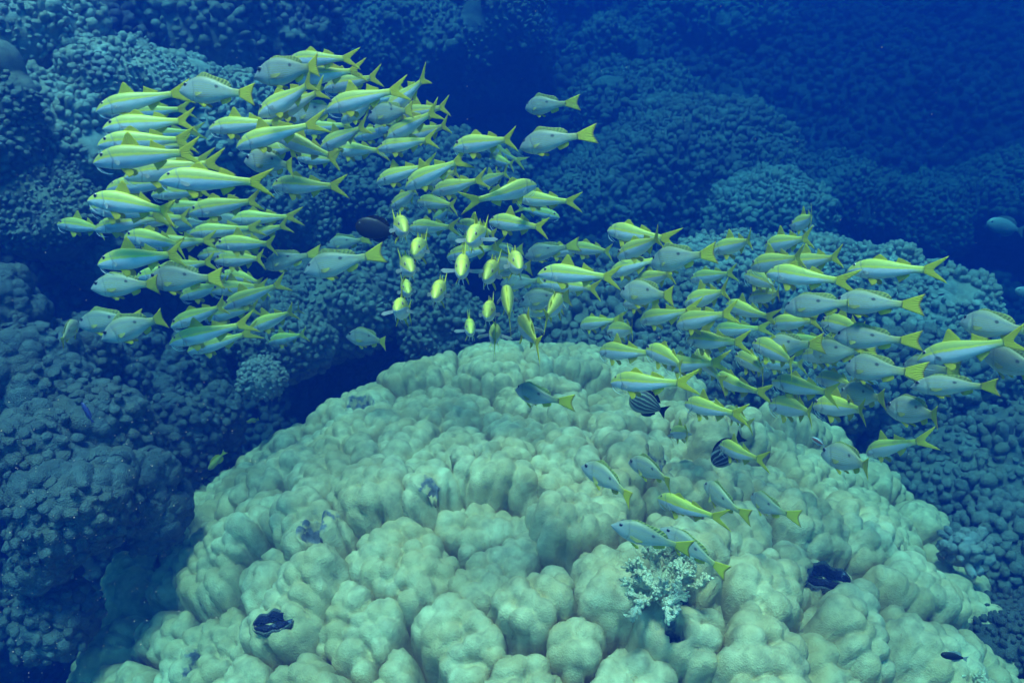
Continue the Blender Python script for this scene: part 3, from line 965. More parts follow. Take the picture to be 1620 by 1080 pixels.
def place_fish(kind, hx, hy, tx, ty, yaw=None, depth=None, away=1, bend=0, fin=0, roll=0.0, length=None, deep=1.0, pitch=0.0):
    """Snout at pixel (hx, hy), tail tips' middle at (tx, ty). Either the yaw out of the picture plane (degrees, + = head farther off) sets the
    distance from the fish's real length, or the distance is given and sets the yaw."""
    Ln = length or (0.30 if kind == "goatfish" else 0.27)
    px = math.hypot(hx - tx, hy - ty)
    if depth is None:
        th = math.radians(yaw or 0.0)
        depth = Ln * math.cos(th) * FPX / px
    else:
        th = away * math.acos(min(1.0, px * depth / (FPX * Ln)))
    # both ends exactly on their sight lines, the body's real length between them
    dt_ = depth - 0.5 * Ln * math.sin(th)
    T = at(tx, ty, dt_); rh = ray(hx, hy)
    a2 = rh @ rh; b2 = rh @ (CAM - T); c2 = (CAM - T) @ (CAM - T) - Ln * Ln
    disc = b2 * b2 - a2 * c2
    dh = (-b2 + (1 if th >= 0 else -1) * math.sqrt(disc)) / a2 if disc > 0 else -b2 / a2
    H = CAM + rh * dh
    h = Vector(H - T).normalized()
    loc = Vector(H) if disc > 0 else Vector(T) + h * Ln
    up = Vector((0, 0, 1)); up = (up - h * up.dot(h)).normalized()
    left = up.cross(h)
    if roll:
        up = (up * math.cos(roll) + left * math.sin(roll)).normalized(); left = up.cross(h)
    key = (kind, bend, fin)
    src, kids = VARIANTS[key]
    if key in USED:
        o = src.copy(); COL.objects.link(o)
        for c in kids:
            d = c.copy(); COL.objects.link(d); d.parent = o
    else:
        o = src; USED.add(key)
    R = Matrix((h, left, up)).transposed().to_4x4()
    o.matrix_world = Matrix.Translation(loc) @ R @ Matrix.Diagonal((Ln, Ln, Ln * deep * (1.02 if kind == 'goatfish' else 0.97), 1))
    return o


# every fish of the school: species, cluster, snout pixel, tail pixel, options
G, S = "goatfish", "snapper"
SCHOOL = [
 # stacked column at the upper left tip
 (G,"stack",151,172,298,143,{}), (G,"stack",188,180,302,172,{"yaw":10}), (G,"stack",161,199,318,191,{}), (G,"stack",153,225,312,221,{"yaw":8}),
 (G,"stack",222,213,314,209,{}), (G,"stack",146,252,321,240,{}), (G,"stack",195,276,356,257,{"yaw":12}), (G,"stack",168,295,305,287,{"yaw":10}),
 (G,"stack",137,312,297,335,{}), (G,"stack",142,326,262,345,{"yaw":10}),
 # below it, inner left
 (G,"inner",251,280,429,291,{}), (G,"inner",238,306,345,300,{"yaw":15}), (G,"inner",297,334,424,314,{}), (G,"inner",367,344,466,345,{}),
 (S,"inner",335,350,410,352,{}),
 (G,"inner",339,385,454,383,{"bend":1}), (G,"inner",372,378,468,352,{"yaw":10}),
 # lower left
 (G,"low_left",89,352,187,364,{"bend":1}), (G,"low_left",150,360,258,343,{}), (G,"low_left",195,371,314,388,{"bend":1}), (G,"low_left",153,414,302,400,{}),
 (S,"low_left",262,352,333,356,{}), (S,"low_left",288,376,354,368,{}), (G,"low_left",245,428,352,412,{"yaw":10}), (G,"low_left",338,410,437,408,{}),
 (G,"low_left",348,432,434,448,{"bend":1}), (S,"low_left",232,441,355,440,{}), (S,"low_left",143,453,262,448,{"yaw":8}),
 (G,"low_left",283,468,372,446,{"yaw":12}), (G,"low_left",352,484,457,445,{"fin":1}), (G,"low_left",268,514,377,477,{}), (G,"low_left",267,540,400,511,{}),
 (G,"low_left",296,553,398,530,{"yaw":12}), (G,"low_left",392,521,484,484,{"fin":1}), (G,"low_left",436,518,490,482,{"yaw":45}), (G,"low_left",423,540,494,526,{"fin":1}),
 (S,"low_left",158,534,280,494,{}), (S,"low_left",122,511,228,503,{"yaw":8}), (S,"low_left",124,508,86,546,{"depth":2.5,"away":1,"length":0.19}), (S,"low_left",416,420,496,401,{}),
 # upper middle
 (S,"top",284,140,404,150,{}), (S,"top",401,118,525,106,{}), (G,"top",455,95,561,91,{}), (G,"top",470,125,571,109,{}),
 (G,"top",512,138,606,120,{}), (G,"top",516,170,640,138,{}), (G,"top",421,185,528,139,{}), (G,"top",406,179,520,128,{"yaw":10}),
 (G,"top",538,190,614,151,{}), (G,"top",607,177,690,117,{"fin":1}), (S,"top",582,184,664,174,{"yaw":10}), (G,"top",609,218,699,172,{"fin":1}),
 (G,"top",627,183,722,168,{"fin":1}), (G,"top",641,219,722,195,{}), (G,"top",598,233,694,219,{}), (G,"top",331,201,450,192,{}),
 (G,"top",374,229,503,193,{}), (G,"top",438,213,541,254,{}), (G,"top",506,233,586,196,{"fin":1}), (G,"top",530,235,608,239,{}),
 (S,"top",385,252,487,262,{}), (G,"top",431,290,542,297,{}), (G,"top",395,239,490,232,{"yaw":10}), (S,"top",460,188,540,166,{"yaw":10}),
 (G,"top",470,247,548,255,{"yaw":15}),
 # middle band
 (G,"middle",716,231,828,219,{}), (G,"middle",765,225,820,258,{"yaw":-40,"bend":1}), (S,"middle",823,231,926,212,{}), (S,"middle",832,169,899,164,{"yaw":38}),
 (G,"middle",774,250,822,262,{"yaw":50}), (G,"middle",596,286,684,258,{"fin":1}), (G,"middle",641,294,736,249,{"fin":1}), (G,"middle",617,327,680,294,{}),
 (G,"middle",683,302,773,282,{}), (G,"middle",668,292,748,267,{"yaw":10}), (G,"middle",757,291,815,271,{"yaw":25}), (G,"middle",847,288,748,326,{}),
 (G,"middle",818,311,912,322,{}), (G,"middle",886,342,816,328,{"yaw":-25}), (G,"middle",660,316,734,326,{"yaw":15}), (G,"middle",684,349,722,326,{"yaw":45}),
 (G,"middle",648,357,728,360,{}), (G,"middle",721,352,808,372,{"bend":1}), (G,"middle",774,347,869,362,{"fin":1}), (G,"middle",707,404,794,389,{}),
 (S,"middle",706,378,746,374,{"yaw":50}),
 # fish turned towards or away from the camera, in the gap
 (G,"gap",641,361,621,351,{"depth":2.23,"away":-1,"fin":0}), (G,"gap",742,378,774,361,{"depth":2.15,"away":-1,"fin":1}), (G,"gap",729,430,737,402,{"depth":2.15,"away":-1,"fin":1}),
 (G,"gap",768,436,792,416,{"depth":2.23,"away":-1,"fin":0}), (G,"gap",822,419,802,406,{"depth":2.23,"away":-1,"bend":2,"fin":0}), (G,"gap",688,466,707,447,{"depth":2.29,"away":-1,"bend":1,"fin":0}),
 (G,"gap",654,398,678,381,{"depth":2.37,"away":-1,"bend":1,"fin":0}), (G,"gap",651,424,631,413,{"depth":2.23,"away":-1,"bend":2,"fin":0}), (G,"gap",646,459,635,449,{"depth":2.79,"away":-1,"bend":2,"fin":0}),
 (G,"gap",627,485,651,495,{"depth":2.29,"away":-1,"fin":1}), (G,"gap",655,514,704,508,{"yaw":45,"fin":1}), (G,"gap",770,497,782,480,{"depth":2.44,"away":-1,"fin":0}),
 (G,"gap",745,523,740,506,{"depth":2.92,"away":-1,"fin":1}), (G,"gap",783,521,783,545,{"depth":2.52,"away":1,"fin":1}), (G,"gap",801,455,807,512,{"depth":2.29,"away":1}),
 (G,"gap",886,470,860,510,{"depth":2.29,"away":1,"bend":1}), (G,"gap",823,502,856,554,{"depth":2.29,"away":1,"bend":2}),
 # pale band right of the gap
 (S,"band",830,404,905,390,{"yaw":10}), (S,"band",771,400,835,394,{"yaw":15}), (G,"band",857,398,940,394,{}), (G,"band",897,391,985,397,{}),
 (G,"band",851,429,984,440,{}), (G,"band",853,446,966,456,{}), (S,"band",820,478,917,465,{}), (S,"band",792,447,856,445,{"yaw":15}),
 (S,"band",767,424,857,420,{}), (S,"band",826,490,905,482,{"yaw":12}),
 # right bunch, upper
 (G,"right_top",963,361,1052,381,{}), (G,"right_top",975,404,1072,369,{}), (S,"right_top",1030,414,1123,402,{}), (G,"right_top",966,432,1036,406,{"yaw":10}),
 (G,"right_top",1004,446,1080,430,{}), (G,"right_top",986,479,1053,470,{}), (S,"right_top",981,461,1079,468,{}), (G,"right_top",1083,478,1168,457,{"fin":1}),
 (G,"right_top",1125,395,1218,377,{}), (G,"right_top",1210,389,1288,375,{"fin":1}), (G,"right_top",1251,357,1311,340,{"yaw":30,"fin":1}),
 (G,"right_top",1187,420,1288,404,{}), (G,"right_top",1240,418,1348,405,{}), (G,"right_top",1341,424,1490,428,{}), (G,"right_top",1177,432,1254,458,{"bend":1}),
 (G,"right_top",1215,428,1337,449,{}), (G,"right_top",1184,470,1262,462,{}), (G,"right_top",1150,478,1222,508,{"yaw":15}),
 # right bunch, middle
 (G,"right_mid",1014,505,1089,492,{"fin":1}), (G,"right_mid",920,513,970,506,{"yaw":40}), (G,"right_mid",960,521,1029,522,{"fin":1}), (G,"right_mid",1071,511,1157,494,{}),
 (G,"right_mid",1088,534,1176,545,{}), (G,"right_mid",950,552,1028,562,{"fin":1}), (G,"right_mid",1021,549,1110,584,{"bend":1}), (G,"right_mid",1052,574,1129,577,{"yaw":12}),
 (G,"right_mid",1100,553,1150,612,{"yaw":25}), (G,"right_mid",1136,591,1196,630,{}), (G,"right_mid",1163,560,1240,594,{}), (G,"right_mid",1190,539,1288,580,{"bend":1}),
 (G,"right_mid",1219,511,1302,507,{}), (G,"right_mid",1298,506,1399,530,{"fin":1,"bend":1}), (G,"right_mid",1270,560,1352,564,{}), (G,"right_mid",1222,600,1329,626,{}),
 (G,"right_mid",1215,636,1318,656,{}), (G,"right_mid",1285,638,1401,650,{"bend":1}), (G,"right_mid",1290,595,1381,612,{}),
 (S,"right_mid",1340,577,1437,591,{"yaw":10}), (S,"right_mid",1428,582,1508,588,{"yaw":10}), (S,"right_mid",1440,609,1594,610,{"deep":0.72}), (S,"right_mid",1400,643,1517,659,{}),
 (S,"right_mid",1330,620,1417,631,{}), (S,"right_mid",1298,714,1407,741,{}), (G,"right_mid",1372,714,1452,696,{"fin":1}), (S,"right_mid",1520,506,1640,528,{}),
 (G,"right_mid",1449,566,1628,535,{}), (S,"right_mid",1556,556,1670,602,{}), (S,"right_mid",1320,476,1450,484,{"deep":0.85}), (S,"right_mid",1243,486,1350,479,{"deep":0.85}),
 (S,"right_mid",1320,530,1447,542,{"deep":0.8}), (S,"right_mid",1212,549,1291,545,{}), (S,"right_mid",1288,556,1361,556,{}), (S,"right_mid",978,577,1002,574,{"yaw":60}),
 # over the dome
 (G,"dome",967,600,1086,612,{"fin":0}), (G,"dome",1084,634,1173,661,{"fin":1}), (G,"dome",1150,646,1193,676,{"yaw":40}), (G,"dome",1060,683,1112,684,{"yaw":35,"fin":1}),
 (G,"dome",1140,700,1205,734,{"yaw":15,"fin":1}), (S,"dome",817,612,888,644,{"yaw":25,"bend":2}), (S,"dome",919,734,1018,785,{}), (S,"dome",993,728,1082,760,{}),
 (G,"dome",1041,783,1144,829,{}), (S,"dome",1115,762,1177,823,{"yaw":20}), (S,"dome",1190,782,1243,822,{"yaw":30}), (S,"dome",968,826,1093,876,{}), (S,"dome",1046,832,1152,908,{"yaw":10}),
 (S,"low_left",481,427,596,404,{}), (S,"low_left",517,388,582,379,{"yaw":10}), (S,"low_left",547,530,626,540,{"yaw":15}),
 # a second, farther layer of the school
 (G,"far_left",182,236,318,229,{}), (G,"far_left",212,262,338,251,{}), (G,"far_left",205,348,318,343,{}), (G,"far_left",232,386,346,380,{}), (G,"far_left",300,366,410,362,{}),
 (G,"far_left",312,402,416,396,{}), (G,"far_left",332,458,438,450,{}), (G,"far_left",320,502,424,482,{}), (G,"far_left",256,330,362,324,{}), (G,"far_left",214,436,320,428,{}),
 (G,"far_top",560,216,640,202,{}), (G,"far_top",556,162,642,150,{}), (G,"far_top",586,206,668,190,{}), (G,"far_top",470,205,560,196,{}),
 (G,"far_right",1092,440,1168,431,{}), (G,"far_right",1130,520,1208,521,{}), (G,"far_right",1240,541,1324,536,{}), (G,"far_right",1202,572,1286,577,{}), (G,"far_right",1256,478,1336,474,{}),
]

NEAR = dict(stack=2.25, inner=2.2, low_left=2.2, top=2.2, middle=2.25, gap=3.0, band=2.35, right_top=2.25, right_mid=2.15, dome=2.1, far_left=2.85, far_top=3.0, far_right=2.95)
SPREAD = dict(stack=0.8, inner=0.7, low_left=0.65, top=0.45, middle=0.4, gap=0.5, band=0.6, right_top=0.25, right_mid=0.22, dome=0.2, far_left=0.7, far_top=0.5, far_right=0.3)
FISH = []
vr = np.random.default_rng(12)
for (kind, cl, hx, hy, tx, ty, opt) in SCHOOL:
    o_ = dict(opt)
    if cl == "dome": o_["length"] = 0.27 if kind == G else 0.22
    if "depth" not in o_ and o_.get("yaw", 0) >= 0:
        # the school keeps to one distance: what looks short is turned away, and partly a little farther off
        Ln = o_.get("length") or (0.30 if kind == G else 0.27)
        px = math.hypot(hx - tx, hy - ty)
        near = NEAR[cl] * (Ln / 0.30 if cl != "dome" else 1.0)
        full = Ln * FPX / px
        o_.pop("yaw", None)
        o_["depth"] = min(full * 0.995, near + SPREAD[cl] * max(0.0, full - near)) + float(vr.uniform(0, 0.05))
        o_["away"] = 1
    if cl == "gap" and "depth" in o_: o_["bend"] = 0
    if "bend" not in o_: o_["bend"] = int(vr.choice([0, 1, 2, 3, 4]))
    if "fin" not in opt: o_["fin"] = int(vr.uniform() < 0.35)
    o_["deep"] = o_.get("deep", 1.0) * float(vr.uniform(0.93, 1.06))
    o_["roll"] = float(vr.uniform(-0.08, 0.08))
    o = place_fish(kind, hx, hy, tx, ty, **o_)
    tag(o, None, "fish", "school of goatfish" if kind == G else "snappers mixed into the school")
    FISH.append((o, kind, cl, hx, hy, tx, ty, o_))
for k, (b, kids) in VARIANTS.items():          # drop shapes no fish took
    if k not in USED:
        for c in kids: bpy.data.objects.remove(c)
        bpy.data.objects.remove(b)


# ------------------------------------------------------------------ other fish
def bands_mat(name, dark, pale, freq, tilt=0.0):
    m, nt, b = new_mat(name)
    au = N(nt, "ShaderNodeAttribute", attribute_name="u").outputs["Fac"]
    av = N(nt, "ShaderNodeAttribute", attribute_name="v").outputs["Fac"]
    wv = math_n(nt, 'SINE', math_n(nt, 'MULTIPLY', math_n(nt, 'ADD', math_n(nt, 'ADD', av, math_n(nt, 'MULTIPLY', au, tilt)),
                math_n(nt, 'MULTIPLY', noise_tex(nt, 9, 2), 0.06)), freq))
    col = mix(nt, ramp(nt, wv, [(0.35, (0, 0, 0)), (0.6, (1, 1, 1))]), dark, pale)
    belly = ramp(nt, av, [(0.10, (1, 1, 1)), (0.20, (0, 0, 0))])
    col = mix(nt, math_n(nt, 'MULTIPLY', belly, 0.8), col, pale)
    nt.links.new(col, b.inputs["Base Color"])
    b.inputs["Roughness"].default_value = 0.45
    return m


M_BROWN = plain_mat("dark_brown_skin", (0.020, 0.013, 0.010), 0.5, 0.4)
M_BLACK = plain_mat("black_fin", (0.012, 0.012, 0.014), 0.6, 0.3)
M_STRIPE = bands_mat("striped_skin", (0.06, 0.06, 0.055), (0.32, 0.32, 0.22), 36.0, 0.10)
M_STRIPE_B = bands_mat("black_striped_skin", (0.012, 0.012, 0.014), (0.17, 0.18, 0.17), 30.0, 0.5)
M_SMALLY = plain_mat("small_yellow_skin", (0.40, 0.36, 0.04), 0.4)
M_VIOLET = plain_mat("violet_blue_skin", (0.05, 0.05, 0.20), 0.4)
M_PALEB = plain_mat("pale_blue_skin", (0.30, 0.36, 0.37), 0.4)
M_REDW = bands_mat("red_white_skin", (0.50, 0.12, 0.06), (0.75, 0.72, 0.70), 8.0, 0.0)


def reef_fish(name, hx, hy, tx, ty, depth, deep, wide, skin, fin, label, tail_w=0.5, away=0.0, iris=None, category="fish", slim=0.0):
    """A fish of another kind: body with dorsal, anal, tail fin and eyes, from snout pixel to tail pixel at a depth."""
    A = at(hx, hy, depth + away); B = at(tx, ty, depth)
    Ln = float(np.linalg.norm(A - B))
    h = Vector(A - B).normalized(); up = Vector((0, 0, 1)); up = (up - h * up.dot(h)).normalized(); left = up.cross(h)
    nt_, ns = 30, 20
    t = np.linspace(0, 1, nt_)
    prof = np.sin(np.pi * np.clip(t, 0, 1) ** 0.72) ** 0.75 * (1 - 0.08 * t) + 0.0
    hz = deep / 2 * np.maximum(prof, 0.05) + 0.02 * (t > 0.5) * t
    wy = wide / 2 * np.maximum(prof, 0.04)
    a = np.linspace(0, 2 * np.pi, ns, endpoint=False)
    bl = 0.82
    X = np.repeat(-t * bl, ns); Y = (wy[:, None] * np.cos(a)).ravel(); Z = (hz[:, None] * np.sin(a)).ravel()
    P = np.stack([X, Y, Z], 1)
    F = [tuple(x) for x in grid_faces(nt_, ns, True)[:, ::-1]] + [tuple(range(ns)), tuple((nt_ - 1) * ns + k for k in range(ns - 1, -1, -1))]
    o = mesh_obj(name, P, F, skin)
    set_attr(o, "u", np.repeat(t, ns)); set_attr(o, "v", np.tile((np.sin(a) + 1) / 2, nt_))
    zt = lambda q: float(np.interp(q, t, hz))
    kids = [
        loft_fin("tail_fin", [(-bl + .03, 0, zt(.97) * .8), (-bl + .02, 0, 0), (-bl + .03, 0, -zt(.97) * .8)], [(-1, 0, deep * tail_w), (-.94, 0, 0), (-1, 0, -deep * tail_w)], fin, .006, 0.0),
        loft_fin("dorsal_fin", [(-q * bl, 0, zt(q) - .012) for q in (.25, .45, .65, .85)], [(-.30 * bl, 0, zt(.28) + .03), (-.50 * bl, 0, zt(.48) + .075), (-.74 * bl, 0, zt(.68) + .085), (-.92 * bl, 0, zt(.88) + .03)], fin, .004, 0.0),
        loft_fin("anal_fin", [(-q * bl, 0, -zt(q) + .012) for q in (.50, .62, .75, .86)], [(-.54 * bl, 0, -zt(.52) - .03), (-.66 * bl, 0, -zt(.64) - .07), (-.80 * bl, 0, -zt(.76) - .07), (-.92 * bl, 0, -zt(.88) - .02)], fin, .004, 0.0)]
    for sd in (1, -1):
        kids.append(eye_mesh(.026, sd, (-.12 * bl, sd * float(np.interp(.12, t, wy)) * .86, zt(.12) * .35), iris or M_IRIS_DARK))
    for k in kids: k.parent = o
    o.matrix_world = Matrix.Translation(Vector(A)) @ Matrix((h, left, up)).transposed().to_4x4() @ Matrix.Diagonal((Ln, Ln, Ln, 1))
    tag(o, label, category)
    return o


M_BFIN = fin_mat("dark_brown_fin", (0.018, 0.012, 0.010), (0.022, 0.016, 0.012), None, 0.1)
M_KFIN = fin_mat("black_ray_fin", (0.012, 0.012, 0.014), (0.015, 0.015, 0.016), None, 0.1)
M_VFIN = fin_mat("violet_fin", (0.08, 0.07, 0.30), (0.05, 0.05, 0.20), None, 0.2)
M_PFIN = fin_mat("pale_blue_fin", (0.26, 0.32, 0.34), (0.26, 0.32, 0.34), None, 0.3)

reef_fish("surgeonfish", 562, 356, 634, 371, 3.0, 0.47, 0.16, M_BROWN, M_BFIN, "dark brown oval surgeonfish hovering in the gap in the middle of the school", 0.30)
reef_fish("striped_surgeonfish", 996, 628, 1056, 652, 2.75, 0.60, 0.18, M_STRIPE, M_KFIN, "horizontally striped grey surgeonfish half hidden under a bright goatfish above the dome", 0.32)
reef_fish("striped_damselfish", 1128, 735, 1176, 688, 2.85, 0.62, 0.20, M_STRIPE_B, M_KFIN, "black damselfish with white stripes partly hidden behind a goatfish over the dome", 0.34)
reef_fish("small_yellow_wrasse", 330, 743, 357, 713, 3.4, 0.26, 0.14, M_SMALLY, M_YFIN, "small dim yellow wrasse in the dark gully left of the dome", 0.45)
reef_fish("small_yellow_wrasse", 390, 668, 410, 662, 4.0, 0.30, 0.14, M_SMALLY, M_YFIN, "tiny dull yellow wrasse in the shadow beside the thin coral column", 0.45)
reef_fish("violet_wrasse", 129, 636, 148, 670, 3.0, 0.26, 0.14, M_VIOLET, M_VFIN, "slim violet blue wrasse against the lumpy left coral pillars", 0.40)
reef_fish("pale_parrotfish", 1561, 352, 1622, 366, 6.0, 0.40, 0.18, M_PALEB, M_PFIN, "pale blue blurred fish alone in open water near the right frame edge", 0.45, iris=M_PUPIL)
reef_fish("pale_parrotfish", 1606, 458, 1650, 470, 4.6, 0.36, 0.18, M_PALEB, M_PFIN, "pale fish cut off by the right frame edge over the coral slope", 0.40)
reef_fish("cleaner_wrasse", 1488, 1034, 1532, 1042, 2.25, 0.30, 0.16, M_BLACK, M_CLEAR, "little black fish with pale tail low on the right of the dome", 0.45)
reef_fish("basslet", 1284, 692, 1306, 706, 3.0, 0.34, 0.18, M_REDW, M_CLEAR, "tiny red and white fish at the dome's right shoulder near the snapper", 0.40)


# ------------------------------------------------------------------ things growing on and around the dome
def on_dome(px, py, lift=0.0):
    """The dome's real surface under a pixel, and its outward direction."""
    c = DOME_P - CAM
    dep = c @ AX_F
    x = 810 + FPX * (c @ AX_R) / dep; y = 540 - FPX * (c @ AX_U) / dep
    for reach in (7, 20, 60, 4000):
        near = np.where((np.abs(x - px) < reach) & (np.abs(y - py) < reach) & (dep > 0.5))[0]
        if len(near): break
    p = DOME_P[near[np.argmin(dep[near])]]
    n = (p - DOME_C) / DOME_R ** 2; n /= np.linalg.norm(n)
    return p + n * lift, n


M_WHITE = coral_mat("pale_branch_tissue", (0.50, 0.44, 0.26), (0.74, 0.68, 0.46), (0.30, 0.28, 0.22), 2.0, (0.80, 0.9), 300)
M_BUSH = coral_mat("bush_coral_tissue", (0.18, 0.20, 0.18), (0.30, 0.32, 0.29), (0.12, 0.12, 0.12), 2.0, (0.75, 0.85), 300)
M_TABLE = coral_mat("dark_table_tissue", (0.06, 0.07, 0.06), (0.12, 0.13, 0.11), (0.04, 0.04, 0.04), 2.0, (0.75, 0.85), 300)
M_ROCKP = coral_mat("purple_crust_rock", (0.10, 0.06, 0.10), (0.22, 0.13, 0.19), (0.03, 0.03, 0.03), 9.0, (0.50, 0.6), 150)


def tube_arrays(pts, r0, r1, seg=7):
    pts = np.array(pts, float); n = len(pts)
    tg = np.gradient(pts, axis=0); tg /= np.linalg.norm(tg, axis=1, keepdims=True)
    V = []
    for i in range(n):
        a = np.cross(tg[i], [0.3, 0.2, 1.0]); a /= np.linalg.norm(a); b = np.cross(tg[i], a)
        r = r0 + (r1 - r0) * i / (n - 1)
        for k in range(seg):
            q = 2 * math.pi * k / seg
            V.append(pts[i] + r * (a * math.cos(q) + b * math.sin(q)))
    V.append(pts[-1] + tg[-1] * r1 * 0.8)
    F = quads_to_tris(grid_faces(n, seg, True)).tolist() + [[(n - 1) * seg + k, (n - 1) * seg + (k + 1) % seg, n * seg] for k in range(seg)]
    return np.array(V), np.array(F)


def branching_coral(name, base, up, width, height, n_br, label, mat, seed, nub=0.011):
    """Staghorn-like colony: forked branches set all round with short nubs."""
    r = np.random.default_rng(seed)
    VV, FF, k0 = [], [], 0
    nubs_c, nubs_d = [], []
    up = np.asarray(up)
    def branch(p, d, ln, rad, level):
        nonlocal k0
        pts = [p]
        q = p.copy(); e = d.copy()
        for _ in range(5):
            e = e + r.normal(size=3) * 0.14 + up * 0.03; e /= np.linalg.norm(e)
            q = q + e * ln / 5; pts.append(q.copy())
        v, f = tube_arrays(pts, rad, rad * 0.75)
        VV.append(v); FF.append(f + k0); k0 += len(v)
        for a_, b_ in zip(pts[1:], pts[:-1]):
            for _ in range(3):
                w = r.normal(size=3); w -= e * (w @ e); w /= np.linalg.norm(w)
                nubs_c.append(b_ + (a_ - b_) * r.uniform() + w * rad * 0.6); nubs_d.append(w * 0.7 + e * 0.9)
        if level < 1:
            for _ in range(r.integers(2, 4)):
                w = r.normal(size=3) * 0.65 + e; w /= np.linalg.norm(w)
                branch(pts[r.integers(2, 5)], w, ln * r.uniform(0.35, 0.6), rad * 0.85, level + 1)
    for i in range(n_br):
        a = 2 * math.pi * (i + r.uniform(-.3, .3)) / n_br
        t1 = np.cross(up, [0, 1, 0.2]); t1 /= np.linalg.norm(t1); t2 = np.cross(up, t1)
        spread = r.uniform(0.35, 1.0)
        side = (t1 * math.cos(a) + t2 * math.sin(a)) * spread
        d = side * (width / 2) + up * height * (1.15 - 0.55 * spread)
        branch(base + side * 0.03, d / np.linalg.norm(d), np.linalg.norm(d) * r.uniform(0.75, 1.05), 0.0125, 0)
    C = np.array(nubs_c); D = np.array(nubs_d); D /= np.linalg.norm(D, axis=1, keepdims=True)
    v, f = knob_cloud(C, D, nub * 0.44 * r.uniform(0.8, 1.25, len(C)), nub * r.uniform(1.1, 2.1, len(C)), 0.1, r)
    VV.append(v); FF.append(f + k0)
    o = mesh_obj(name, np.concatenate(VV) - base, np.concatenate(FF), mat)
    o.location = base
    tag(o, label, "coral")
    return o


def lump(name, c, radii, label, mat, seed, category, rough=0.35, freq=18):
    el = np.radians(np.linspace(90, -90, 50)); az = np.linspace(0, 2 * np.pi, 90, endpoint=False)
    E, A = np.meshgrid(el, az, indexing='ij')
    D = np.stack([np.cos(E) * np.cos(A), np.cos(E) * np.sin(A), np.sin(E)], -1).reshape(-1, 3)
    P = D * radii * (1 + rough * fbm(D * radii + seed, freq, 4, seed))[:, None]
    o = mesh_obj(name, P, grid_faces(50, 90, True), mat)
    o.location = c
    tag(o, label, category)
    return o


p_, n_ = on_dome(1048, 925)
_toward = (CAM - p_) / np.linalg.norm(CAM - p_)
ROCK = p_ + _toward * 0.03
lump("encrusted_rock", ROCK + np.array([0.02, 0.05, -0.07]), np.array([0.06, 0.09, 0.09]), "dark purple encrusted rock stub under the white branching coral", M_ROCKP, 4, "rock")
_up = np.array([0, -0.35, 0.9]); _up /= np.linalg.norm(_up)
branching_coral("branching_coral", ROCK + np.array([-0.01, -0.02, 0.02]), _up, 0.26, 0.11, 17, "white branching staghorn coral standing among the boulder coral lobes", M_WHITE, 3, nub=0.011)
p_, n_ = on_dome(1548, 1079)
branching_coral("branching_coral", p_, np.array([0, -0.3, 0.95]), 0.09, 0.035, 7, "small white branching coral tuft at the bottom right edge of the dome", M_WHITE, 8)

c_ = at(412, 602, 4.0)
coral_head("bush_coral", c_, (0.105, 0.105, 0.095), "small pale fine branched coral cushion in the gully left of the dome", 0.016, 1.4, M_BUSH, seed=21, n=(40, 70), lean=0.2)
c_ = at(1522, 868, 3.3)
coral_head("bush_coral", c_, (0.075, 0.075, 0.07), "pale bushy coral clump beside the dome's right edge", 0.030, 1.5, M_BUSH, seed=22, n=(40, 70), lean=0.2)
c_ = at(1612, 1000, 3.1)
coral_head("table_coral", c_, (0.24, 0.22, 0.10), "dark bristly table coral at the lower right frame edge", 0.022, 1.3, M_TABLE, seed=23, n=(60, 110), lean=0.3)


M_MANTLE = coral_mat("clam_mantle", (0.010, 0.010, 0.022), (0.03, 0.03, 0.07), (0.14, 0.15, 0.20), 22.0, (0.62, 0.72), 200, 0.4)
M_SHELL = coral_mat("clam_shell", (0.07, 0.07, 0.07), (0.14, 0.14, 0.13), (0.10, 0.09, 0.10), 9.0, (0.6, 0.7))


def giant_clam(px, py, wpx, label, roll=0.0):
    """A clam sunk in the coral: two scalloped shell rims and the dark frilled mantle between them."""
    p, n = on_dome(px, py, 0.012)
    dep = float((p - CAM) @ AX_F)
    L = wpx / FPX * dep
    n = n * 0.5 + np.array([0, -0.45, 0.55]); n /= np.linalg.norm(n)
    t1 = np.cross(np.array([0, 1.0, 0]), n); t1 = t1 / np.linalg.norm(t1); t2 = np.cross(n, t1)
    t1, t2 = t1 * math.cos(roll) + t2 * math.sin(roll), t2 * math.cos(roll) - t1 * math.sin(roll)
    M = np.stack([t1, t2, n], 1)
    root = bpy.data.objects.new("giant_clam", None); COL.objects.link(root); root.location = p
    tag(root, label, "clam")
    s = np.linspace(-1, 1, 60)
    env = np.sqrt(np.maximum(1 - s * s, 0)) ** 0.8
    for sgn in (1, -1):
        rows = []
        for q, zz in ((0.05, -0.10), (0.28, 0.05), (0.52, 0.19), (0.70, 0.13), (0.78, 0.0), (0.72, -0.14)):
            y = sgn * (q * 0.30 * env + 0.035 * env * np.sin(s * 9 + sgn) * (q > 0.2) * q)
            z = zz * 0.42 * (env ** 0.5) + 0.025 * np.sin(s * 9 + sgn + 0.9) * env
            rows.append(np.stack([s * 0.5, y, z], 1))
        P = (np.concatenate(rows) * L) @ M.T
        f = grid_faces(6, 60)
        mesh_obj("mantle", P, f, M_MANTLE, root)
        rows = []
        for q, zz in ((0.74, 0.0), (0.90, 0.12), (1.0, 0.06), (1.02, -0.25)):
            y = sgn * (q * 0.30 * env + 0.035 * env * np.sin(s * 9 + sgn) * q)
            z = zz * 0.42 * (env ** 0.5) + 0.02 * np.sin(s * 9 + sgn + 0.9) * env
            rows.append(np.stack([s * 0.53, y, z], 1))
        mesh_obj("shell", (np.concatenate(rows) * L) @ M.T, grid_faces(4, 60), M_SHELL, root)
    return root


